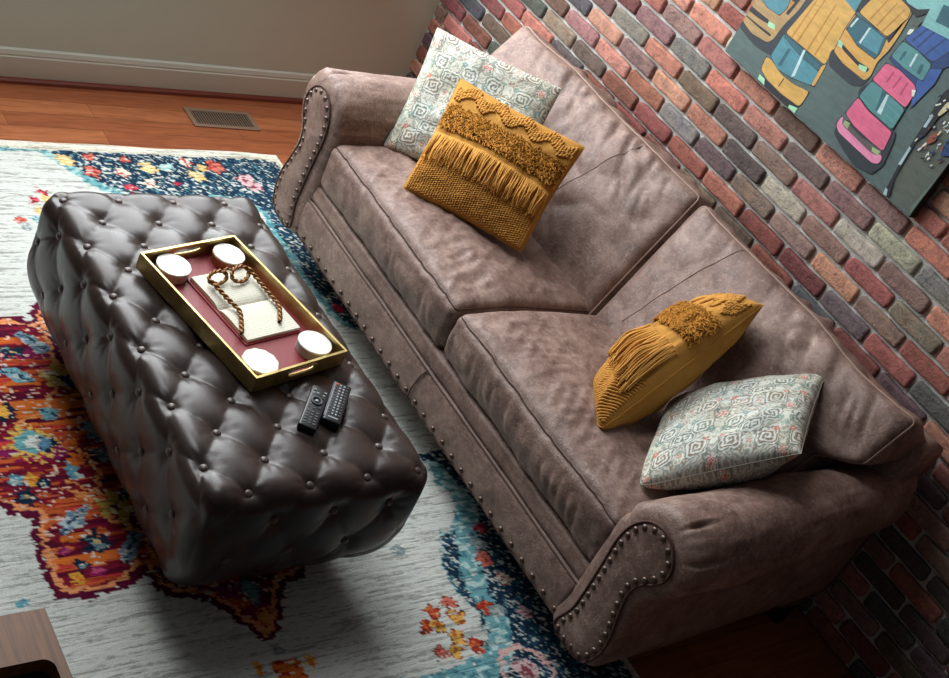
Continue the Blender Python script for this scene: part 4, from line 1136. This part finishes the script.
# ---------------- tray and what lies in it ----------------
TA = math.radians(14.0); TC = Vector((1.803, -1.755, 0.4595))
TU = Vector((math.cos(TA), math.sin(TA), 0)); TV = Vector((-math.sin(TA), math.cos(TA), 0))
def T(a, b, c=0.0): return TC + TU * a + TV * b + Vector((0, 0, c))
MT = Matrix.Translation(TC) @ Matrix.Rotation(TA, 4, 'Z')
M_GOLD = mat_new('brushed_gold', tuple(s2l((188, 166, 104))), 0.36, 0.85)
_n = noise_node(M_GOLD, 20, 4, 0.6); _r = ramp(M_GOLD, _n.outputs[0], [(0.3, tuple(s2l((164, 142, 82)))), (0.7, tuple(s2l((214, 194, 134))))]); lk(M_GOLD, _r.outputs[0], bsdf(M_GOLD).inputs['Base Color'])
M_CRIM = mat_new('crimson_tray_lining', tuple(s2l((136, 46, 52))), 0.5)
_n = noise_node(M_CRIM, 300, 2, 0.5); bump(M_CRIM, _n.outputs[0], 0.5, 0.002)
tray = thing('serving_tray', 'rectangular gold rimmed serving tray with crimson lining resting on the ottoman', 'tray', TC)
HL_, HW_, TH_, WT = 0.244, 0.156, 0.048, 0.007
box_obj('tray_bottom', (-HL_ + .002, HL_ - .002, -HW_ + .002, HW_ - .002, 0.0, 0.006), M_CRIM, tray, 0.001, M=MT)
def tray_side(y0, y1): return box_obj('long_side', (-HL_, HL_, y0, y1, 0, TH_), M_GOLD, tray, 0.0012, M=MT)
tray_side(-HW_, -HW_ + WT); tray_side(HW_ - WT, HW_)
def tray_end(sgn):
    x0, x1 = (HL_ - WT, HL_) if sgn > 0 else (-HL_, -HL_ + WT)
    # board with an oval hand hole
    k = 40; oy, oz, cz = 0.048, 0.0105, 0.027
    hole = []
    for i in range(k):
        t = i / k * 2 * math.pi; cy = math.cos(t); sy = math.sin(t)
        hole.append((oy * math.copysign(abs(cy) ** 0.7, cy), cz + oz * math.copysign(abs(sy) ** 0.7, sy)))
    out = []
    for (y, z) in hole:
        dy, dz = y, z - cz; s = min((HW_ - WT) / abs(dy) if abs(dy) > 1e-6 else 9e9, (TH_ - cz if dz > 0 else cz) / abs(dz) if abs(dz) > 1e-6 else 9e9)
        out.append((dy * s, cz + dz * s))
    # exact corners
    for cy_, cz_ in ((HW_ - WT, TH_), (HW_ - WT, 0), (-HW_ + WT, TH_), (-HW_ + WT, 0)):
        j = min(range(k), key=lambda i: (out[i][0] - cy_) ** 2 + (out[i][1] - cz_) ** 2); out[j] = (cy_, cz_)
    V = []
    for x in (x0, x1):
        V += [tuple(MT @ Vector((x, y, z))) for y, z in hole] + [tuple(MT @ Vector((x, y, z))) for y, z in out]
    F = []
    for i in range(k):
        j = (i + 1) % k
        F.append([i, j, k + j, k + i]); F.append([2 * k + j, 2 * k + i, 3 * k + i, 3 * k + j])
        F.append([j, i, 2 * k + i, 2 * k + j]); F.append([k + i, k + j, 3 * k + j, 3 * k + i])
    o = mesh_obj('tray_end', V, F, M_GOLD, tray, False)
    bm = bmesh.new(); bm.from_mesh(o.data); bmesh.ops.recalc_face_normals(bm, faces=bm.faces); bm.to_mesh(o.data); bm.free()
    xo = (x0 + x1) / 2
    pts = [MT @ Vector((xo + sgn * 0.001, y * 1.03, cz + (z - cz) * 1.12)) for y, z in hole]
    v, f = tube([tuple(p) for p in pts], 0.0052, 8, True); mesh_obj('handle_rim', v, f, M_GOLD, o)
tray_end(1); tray_end(-1)
FL = 0.0062
# coasters / lidded pots at the four corners
M_MARB = mat_new('white_ceramic', rough=0.3)
_n = noise_node(M_MARB, 18, 6, 0.6, dist=1.5); _r = ramp(M_MARB, _n.outputs[0], [(0.4, tuple(s2l((232, 236, 226)))), (0.6, tuple(s2l((246, 248, 240))))]); lk(M_MARB, _r.outputs[0], bsdf(M_MARB).inputs['Base Color'])
M_BLUSH = mat_new('blush_side', tuple(s2l((196, 164, 158))), 0.5)
M_GREY = mat_new('grey_stone_side', tuple(s2l((168, 164, 160))), 0.5)
M_BARK = mat_new('copper_edge', tuple(s2l((164, 100, 60))), 0.5, 0.3)
def wpt(px): return px
def coaster(loc, r, hgt, side, scal, label, seed, rim=None):
    root = thing('round_coaster', label, 'coaster', loc, 'white round coasters in the tray')
    n = 72; th = np.arange(n) / n * 2 * math.pi; g = np.random.default_rng(seed)
    rr = r * (1 + scal * np.cos(th * 11 + seed) + scal * 0.8 * (N1(th * 2.2 + seed, th * 0 + 2) - 0.5))
    rr[:] = rr
    def disc(nm, z0, z1, k, mat):
        V = [];
        for kk, z in ((0.0, z0), (0.97, z0), (1.0, z0 + .0012), (1.0, z1 - .0012), (0.975, z1), (0.0, z1)):
            V.append(np.c_[loc[0] + rr * k * kk * np.cos(th), loc[1] + rr * k * kk * np.sin(th), np.full(n, loc[2] + z)])
        V = np.concatenate(V); F = quads(6, n, 0, False, True)
        o = mesh_obj(nm, V, F, mat, root); weld(o, 1e-5)
        bm = bmesh.new(); bm.from_mesh(o.data); bmesh.ops.recalc_face_normals(bm, faces=bm.faces); bm.to_mesh(o.data); bm.free()
        o.data.polygons.foreach_set('use_smooth', [False] * len(o.data.polygons)); return o
    disc('coaster_base', 0.0, hgt - 0.006, 0.97, side)
    disc('coaster_top', hgt - 0.0058, hgt, 1.0, M_MARB)
    if rim:
        v, f = tube(np.c_[loc[0] + rr * 0.985 * np.cos(th), loc[1] + rr * 0.985 * np.sin(th), np.full(n, loc[2] + hgt - 0.0062)], 0.0024, 6, True)
        mesh_obj('coaster_edge', v, f, rim, root)
def tp(x, y, z=FL):
    d = Vector((x - TC.x, y - TC.y, 0)); a = max(-0.190, min(0.190, d.dot(TU))); b = max(-0.1005, min(0.1005, d.dot(TV)))
    return (TC.x + TU.x * a + TV.x * b, TC.y + TU.y * a + TV.y * b, TC.z + z)
coaster(tp(1.634, -1.883), 0.0455, 0.030, M_BLUSH, 0.008, 'white round coaster with blush side at the tray corner nearest the ottoman far left edge', 1)
coaster(tp(1.580, -1.702), 0.0435, 0.030, M_BARK, 0.008, 'white round coaster with a copper edge behind the gold spectacles', 2, M_BARK)
coaster(tp(1.949, -1.606), 0.0455, 0.030, M_GREY, 0.004, 'smooth white round coaster with grey side beside the open book lower page', 3)
coaster(tp(1.998, -1.792), 0.0455, 0.022, M_MARB, 0.022, 'white scalloped coaster at the tray corner closest to the remotes', 4, M_GOLD)
# open book
BA = math.radians(12.5); BC = Vector((1.772, -1.728, TC.z + FL + 0.0002)); MB_ = Matrix.Translation(BC) @ Matrix.Rotation(BA, 4, 'Z')
book = thing('open_book', 'open book with crimson cover and cream pages lying in the gold tray', 'book', BC)
M_COVER = mat_new('crimson_book_cover', tuple(s2l((140, 34, 44))), 0.5)
def page_mat():
    m = mat_new('printed_page', rough=0.8)
    tc = nd(m, 'ShaderNodeTexCoord'); w = nd(m, 'ShaderNodeTexWave', wave_type='BANDS', bands_direction='X'); w.inputs['Scale'].default_value = 46
    lk(m, tc.outputs['Object'], w.inputs['Vector'])
    mp = nd(m, 'ShaderNodeMapping'); mp.inputs['Rotation'].default_value = (0, 0, -BA); lk(m, tc.outputs['Object'], mp.inputs[0]); lk(m, mp.outputs[0], w.inputs['Vector'])
    n = noise_node(m, 260, 2, 0.5)
    a = nd(m, 'ShaderNodeMath', operation='MULTIPLY'); lk(m, w.outputs['Fac'], a.inputs[0]); lk(m, n.outputs[0], a.inputs[1])
    r = ramp(m, a.outputs[0], [(0.30, tuple(s2l((230, 228, 210)))), (0.62, tuple(s2l((196, 196, 182))))])
    lk(m, r.outputs[0], bsdf(m).inputs['Base Color']); return m
M_PAGE = page_mat()
box_obj('book_cover', (-0.132, 0.132, -0.096, 0.096, 0, 0.004), M_COVER, book, 0.0015, M=MB_)
def page_block(sgn):
    nx, ny = 26, 10; V = []
    for k in range(2):
        for i in range(nx):
            t = i / (nx - 1); x = sgn * (0.001 + 0.124 * t)
            z = 0.0045 + (0.011 * (1 - math.exp(-t * 9)) * (1 - 0.35 * t)) + 0.0012 if k else 0.0042
            for j in range(ny):
                y = -0.088 + 0.176 * j / (ny - 1); V.append(tuple(MB_ @ Vector((x, y, z))))
    q = quads(nx, ny); N = nx * ny
    F = [list(f) for f in q[:, ::-1]] + [list(f + N) for f in q]
    b = [i * ny for i in range(nx)] + [(nx - 1) * ny + j for j in range(1, ny)] + [i * ny + ny - 1 for i in range(nx - 2, -1, -1)] + [j for j in range(ny - 2, 0, -1)]
    for i in range(len(b)):
        j = (i + 1) % len(b); F.append([b[i], b[j], b[j] + N, b[i] + N])
    o = mesh_obj('pages', V, F, M_PAGE, book)
    bm = bmesh.new(); bm.from_mesh(o.data); bmesh.ops.recalc_face_normals(bm, faces=bm.faces); bm.to_mesh(o.data); bm.free()
    o.data.polygons.foreach_set('use_smooth', [False] * len(o.data.polygons))
page_block(1); page_block(-1)
# twisted spectacles lying over the book
SZ = TC.z + FL + 0.0235
spec = thing('spectacles', 'gold twisted rope framed spectacles with open temples lying on the book pages', 'spectacles', (1.74, -1.735, SZ))
M_ROPE = mat_new('antique_bronze', tuple(s2l((134, 92, 44))), 0.4, 0.45)
def rope(pts, n, r=0.0048, closed=False, turns=82):
    P = smooth_closed(pts, n)[0] if closed else smooth_open(pts, n)
    L = np.r_[0, np.cumsum(np.linalg.norm(np.diff(P, axis=0), axis=1))]
    Tn = np.gradient(P, axis=0); Tn /= np.linalg.norm(Tn, axis=1, keepdims=True)
    a = np.cross(Tn, (0, 0, 1)); a /= np.linalg.norm(a, axis=1, keepdims=True); b = np.cross(a, Tn)
    parts = []
    for ph in (0, math.pi):
        off = r * 0.6 * (np.cos(L * turns * 2.2 + ph)[:, None] * a + np.sin(L * turns * 2.2 + ph)[:, None] * b)
        parts.append(tube(P + off, r * 0.72, 6, closed))
    return join(parts)
def lens(name, c, ra, rb, ang):
    pts = []
    for i in range(14):
        t = i / 14 * 2 * math.pi; x = ra * math.cos(t); y = rb * math.sin(t)
        pts.append((c[0] + x * math.cos(ang) - y * math.sin(ang), c[1] + x * math.sin(ang) + y * math.cos(ang), c[2] + 0.011 + 0.010 * math.sin(t)))
    v, f = rope(pts, 110, 0.0046, True); mesh_obj(name, v, f, M_ROPE, spec)
lens('lens_rim', (1.697, -1.784, SZ), 0.031, 0.0125, math.radians(108))
lens('lens_rim', (1.684, -1.713, SZ), 0.034, 0.0165, math.radians(118))
v, f = rope([(1.676, -1.758, SZ + 0.018), (1.672, -1.748, SZ + 0.020), (1.676, -1.736, SZ + 0.018)], 20, 0.0036); mesh_obj('bridge', v, f, M_ROPE, spec)
v, f = rope([(1.706, -1.812, SZ + 0.012), (1.735, -1.800, SZ + 0.008), (1.775, -1.785, SZ + 0.003), (1.815, -1.772, SZ + 0.001), (1.845, -1.779, SZ), (1.895, -1.798, SZ - 0.004)], 140, 0.0052); mesh_obj('temple', v, f, M_ROPE, spec)
v, f = rope([(1.664, -1.678, SZ + 0.014), (1.70, -1.667, SZ + 0.006), (1.75, -1.656, SZ + 0.002), (1.795, -1.648, SZ + 0.001), (1.82, -1.654, SZ), (1.858, -1.671, SZ - 0.003)], 140, 0.0052); mesh_obj('temple', v, f, M_ROPE, spec)

# ---------------- remotes ----------------
M_REM = mat_new('black_plastic', tuple(s2l((24, 25, 27))), 0.35)
M_KEY = mat_new('grey_rubber_key', tuple(s2l((74, 77, 82))), 0.5)
M_KEYW = mat_new('pale_key', tuple(s2l((168, 176, 180))), 0.4)
M_KEYR = mat_new('red_key', tuple(s2l((196, 80, 74))), 0.4)
M_SILV = mat_new('silver_edge', tuple(s2l((140, 146, 156))), 0.35, 0.6)
def remote(x, y, ang, L, W, H, label, kind):
    z = 0.4570
    M = Matrix.Translation((x, y, z)) @ Matrix.Rotation(ang, 4, 'Z') @ Matrix.Rotation(math.radians(1.5), 4, 'Y')
    root = thing('remote_control', label, 'remote control', (x, y, z), 'black remote controls on the ottoman')
    box_obj('remote_body', (-L / 2, L / 2, -W / 2, W / 2, 0.0, H), M_REM, root, 0.0045, 4, True, M)
    small = bmesh.new(); pale = bmesh.new()
    def key(bm, a, b, sa, sb): bm_box(bm, a - sa, a + sa, b - sb, b + sb, H - 0.0005, H + 0.0014, 0.0005, 1, M)
    if kind == 0:
        for i in range(5):
            for j in range(3):
                key(small, L * 0.40 - i * 0.0105, (j - 1) * 0.012, 0.0028, 0.0038)
        for (a, b) in ((-0.062, -0.013), (-0.062, 0.014), (-0.052, -0.004), (-0.050, 0.012), (-0.048, -0.014), (-0.040, 0.013), (-0.002, -0.013), (-0.002, 0.013), (0.006, 0.0), (0.006, -0.013)):
            key(pale if a < -0.045 else small, a, b, 0.0022, 0.0032)
        v, f = tube([tuple(M @ Vector((-0.022 + 0.0125 * math.cos(t), 0.0125 * math.sin(t), H + 0.0008))) for t in np.linspace(0, 2 * math.pi, 32, endpoint=False)], 0.0028, 8, True)
        mesh_obj('navigation_ring', v, f, M_KEY, root)
        bm = bmesh.new(); bmesh.ops.create_cone(bm, cap_ends=True, segments=20, radius1=0.0045, radius2=0.004, depth=0.003)
        bmesh.ops.transform(bm, matrix=M @ Matrix.Translation((-0.022, 0, H + 0.001)), verts=bm.verts); bm_obj('select_key', bm, M_KEYW, root)
    else:
        for i in range(11):
            for j in range(4):
                if (i, j) == (0, 0): continue
                key(pale if (i * 3 + j) % 3 else small, -L / 2 + 0.012 + i * 0.0112, (j - 1.5) * 0.0094, 0.0028, 0.0024)
        bm = bmesh.new(); key(bm, -L / 2 + 0.011, -0.0141, 0.0034, 0.0034); bm_obj('power_key', bm, M_KEYR, root, False)
        bm = bmesh.new(); bm_box(bm, L / 2 - 0.017, L / 2 - 0.013, -0.013, 0.013, H - 0.0004, H + 0.0006, 0.0002, 1, M); bm_obj('brand_strip', bm, M_KEYW, root, False)
        bm = bmesh.new(); bm_box(bm, -L / 2 + 0.004, L / 2 - 0.012, -W / 2 - 0.0008, -W / 2 + 0.0014, H * 0.45, H + 0.0003, 0.0005, 1, M); bm_obj('silver_edge', bm, M_SILV, root, False)
    bm_obj('rubber_keys', small, M_KEY, root, False); bm_obj('pale_keys', pale, M_KEYW, root, False)
a1 = math.atan2(-1.737 + 1.772 - 0, 2.227 - 2.204)
remote(2.156, -1.712, math.radians(-40.0), 0.158, 0.046, 0.020, 'black remote control with round navigation ring, lying next to the tray on the ottoman', 0)
remote(2.152, -1.645, math.radians(-39.0), 0.152, 0.046, 0.024, 'black remote control with dense rows of pale keys and a silver edge, on the ottoman', 1)

# ---------------- painting ----------------
PW, PH = 0.882, 0.62
pic = thing('canvas_painting', 'unframed canvas painting of yellow taxis and a pink car hung on the brick wall', 'painting', (1.416 + PW / 2, -0.025, 1.204))
PC = {'ground': (84, 104, 102), 'kerb': (88, 96, 88), 'shade': (48, 56, 64), 'tan': (172, 142, 96), 'ink': (38, 42, 48), 'teal': (78, 138, 152), 'deepteal': (50, 98, 112), 'softteal': (84, 140, 142),
      'light': (160, 214, 176), 'amber': (206, 164, 88), 'deepyellow': (182, 130, 54), 'yellow': (206, 160, 84), 'pale': (188, 214, 216), 'ice': (128, 186, 184), 'white': (220, 226, 214),
      'icewhite': (166, 194, 200), 'deepblue': (40, 66, 116), 'blue': (56, 92, 156), 'pink': (216, 104, 138), 'rosedark': (176, 74, 108), 'rose': (222, 138, 172), 'grille': (92, 88, 86),
      'olive': (156, 174, 128), 'edge': (98, 118, 106), 'rust': (150, 80, 62), 'cream': (206, 196, 156), 'navy': (52, 56, 84)}
def paint(nm):
    m = mat_new('paint_' + nm, rough=0.5); n = noise_node(m, 22, 4, 0.6, (1, 1, 3), 0.6); c = s2l(PC[nm])
    r = ramp(m, n.outputs[0], [(0.3, tuple(c * 0.82)), (0.7, tuple(np.minimum(c * 1.15, 1)))]); lk(m, r.outputs[0], bsdf(m).inputs['Base Color'])
    n2 = noise_node(m, 160, 3, 0.6); bump(m, n2.outputs[0], 0.3, 0.001); return m
names = list(PC); mats = [paint(n) for n in names]
M_CANV = mat_new('dark_canvas_edge', tuple(s2l((40, 40, 38))), 0.8)
box_obj('stretched_canvas', (1.416, 1.416 + PW, -0.045, -0.013, 1.204, 1.204 + PH), M_CANV, pic, 0.002)
V = []; Fs = []; mi = []
def clipbox(poly):
    for ax, lim, sg in ((0, 2, 1), (0, PW * 1000 - 2, -1), (1, 2, 1), (1, PH * 1000 - 2, -1)):
        out = []
        for i in range(len(poly)):
            a = poly[i]; b = poly[(i + 1) % len(poly)]
            ia = (a[ax] - lim) * sg >= 0; ib = (b[ax] - lim) * sg >= 0
            if ia: out.append(a)
            if ia != ib:
                t = (lim - a[ax]) / (b[ax] - a[ax]); out.append((a[0] + (b[0] - a[0]) * t, a[1] + (b[1] - a[1]) * t))
        poly = out
        if len(poly) < 3: return []
    return poly
layers = [('ground', [(2, 2), (880, 2), (880, 618), (2, 618)])] + PAINT
# cars that run on above the photo's frame, loosely painted
layers += [('amber', [(60, 470), (240, 420), (300, 560), (130, 610)]), ('teal', [(90, 450), (220, 418), (235, 470), (110, 500)]), ('ice', [(560, 440), (760, 470), (740, 590), (540, 560)]), ('deepteal', [(590, 470), (700, 488), (690, 540), (580, 520)])]
rs = random.Random(5)
for i in range(60):
    cx = rs.uniform(735, 860); cz = rs.uniform(150, 330)
    if cx - 735 < (330 - cz) * 0.15: continue
    nm = rs.choice(['white', 'cream', 'rust', 'navy', 'ink', 'white', 'deepblue', 'pale']); L = rs.uniform(3, 9); w = rs.uniform(1.2, 3); a = rs.uniform(0.4, 1.9)
    ca, sa = math.cos(a), math.sin(a)
    layers.append((nm, [(cx + L * ca - w * sa, cz + L * sa + w * ca), (cx - L * ca - w * sa, cz - L * sa + w * ca), (cx - L * ca + w * sa, cz - L * sa - w * ca), (cx + L * ca + w * sa, cz + L * sa - w * ca)]))
def chaikin(p, k):
    for _ in range(k):
        q = []
        for i in range(len(p)):
            a = p[i]; b = p[(i + 1) % len(p)]; L = math.hypot(b[0] - a[0], b[1] - a[1]) + 1e-6; t = min(0.25, 5.0 / L)
            q += [(a[0] + (b[0] - a[0]) * t, a[1] + (b[1] - a[1]) * t), (b[0] + (a[0] - b[0]) * t, b[1] + (a[1] - b[1]) * t)]
        p = q
    return p
nl = []
for nm, poly in layers:
    if nm != 'ground' and len(poly) > 4:
        if nm in ('tan', 'amber', 'yellow', 'pink', 'rose', 'blue', 'deepblue', 'teal', 'deepteal', 'softteal', 'ice'):
            gx = sum(p[0] for p in poly) / len(poly); gz = sum(p[1] for p in poly) / len(poly)
            nl.append(('ink', [(x + (x - gx) / (math.hypot(x - gx, z - gz) + 1e-6) * 2.6, z + (z - gz) / (math.hypot(x - gx, z - gz) + 1e-6) * 2.6) for x, z in poly]))
        nl.append((nm, chaikin(poly, 2)))
    else: nl.append((nm, poly))
layers = nl
yy = -0.0451
for i, (nm, poly) in enumerate(layers):
    poly = clipbox([tuple(map(float, p)) for p in poly])
    if not poly: continue
    yy -= 0.00004; b = len(V)
    ar = sum(poly[k][0] * poly[(k + 1) % len(poly)][1] - poly[(k + 1) % len(poly)][0] * poly[k][1] for k in range(len(poly)))
    if ar < 0: poly = poly[::-1]
    V += [(1.416 + x / 1000, yy, 1.204 + z / 1000) for x, z in poly]; Fs.append(list(range(b, b + len(poly)))); mi.append(names.index(nm))
mesh_obj('painted_picture', V, Fs, None, pic, False, mats=mats, midx=mi)

# ---------------- wooden side table at the lower left ----------------
def wood_mat():
    m = mat_new('brown_oak', rough=0.45)
    n = noise_node(m, 1.0, 5, 0.6, (6, 90, 40), 0.6); r = ramp(m, n.outputs[0], [(0.35, tuple(s2l((92, 56, 28)))), (0.65, tuple(s2l((128, 84, 44))))])
    lk(m, r.outputs[0], bsdf(m).inputs['Base Color']); return m
M_OAK = wood_mat(); M_INS = mat_new('dark_inset', tuple(s2l((34, 26, 22))), 0.5)
tb = thing('side_table', 'corner of a brown wooden side table with a dark recessed top, standing on the rug', 'table', (2.86, -2.80, 0.0095))
x0, x1, y0, y1, zt = 2.612, 3.06, -3.05, -2.530, 0.50
def rr_rect(a0, a1, b0, b1, r, k=6):
    P = []
    for cx, cy, s in ((a1 - r, b1 - r, 0), (a0 + r, b1 - r, 1), (a0 + r, b0 + r, 2), (a1 - r, b0 + r, 3)):
        for i in range(k + 1):
            t = math.pi / 2 * (s + i / k); P.append((cx + r * math.cos(t), cy + r * math.sin(t)))
    return P
inn = rr_rect(x0 + 0.105, x1 - 0.10, y0 + 0.03, y1 - 0.020, 0.022); n = len(inn); outp = rr_rect(x0, x1, y0, y1, 0.004)
V = []
for z in (zt - 0.035, zt):
    V += [(x, y, z) for x, y in outp] + [(x, y, z) for x, y in inn]
F = []
for i in range(n):
    j = (i + 1) % n
    F += [[2 * n + i, 2 * n + j, 3 * n + j, 3 * n + i], [j, i, n + i, n + j], [i, j, 2 * n + j, 2 * n + i], [n + j, n + i, 3 * n + i, 3 * n + j]]
mesh_obj('table_top', V, F, M_OAK, tb, False)
box_obj('recessed_panel', (x0 + 0.09, x1 - 0.085, y0 + 0.02, y1 - 0.010, zt - 0.048, zt - 0.0345), M_INS, tb, 0.001)
for lx, ly in ((x0 + 0.03, y1 - 0.05), (x1 - 0.03, y1 - 0.05), (x0 + 0.03, y0 + 0.03), (x1 - 0.03, y0 + 0.03)):
    zb = 0.0110 if ly > -2.82 else 0.0005
    box_obj('leg', (lx - 0.02, lx + 0.02, ly - 0.02, ly + 0.02, zb, zt - 0.034), M_OAK, tb, 0.003)
box_obj('apron', (x0 + 0.02, x1 - 0.02, y0 + 0.02, y1 - 0.04, zt - 0.10, zt - 0.047), M_OAK, tb, 0.003)
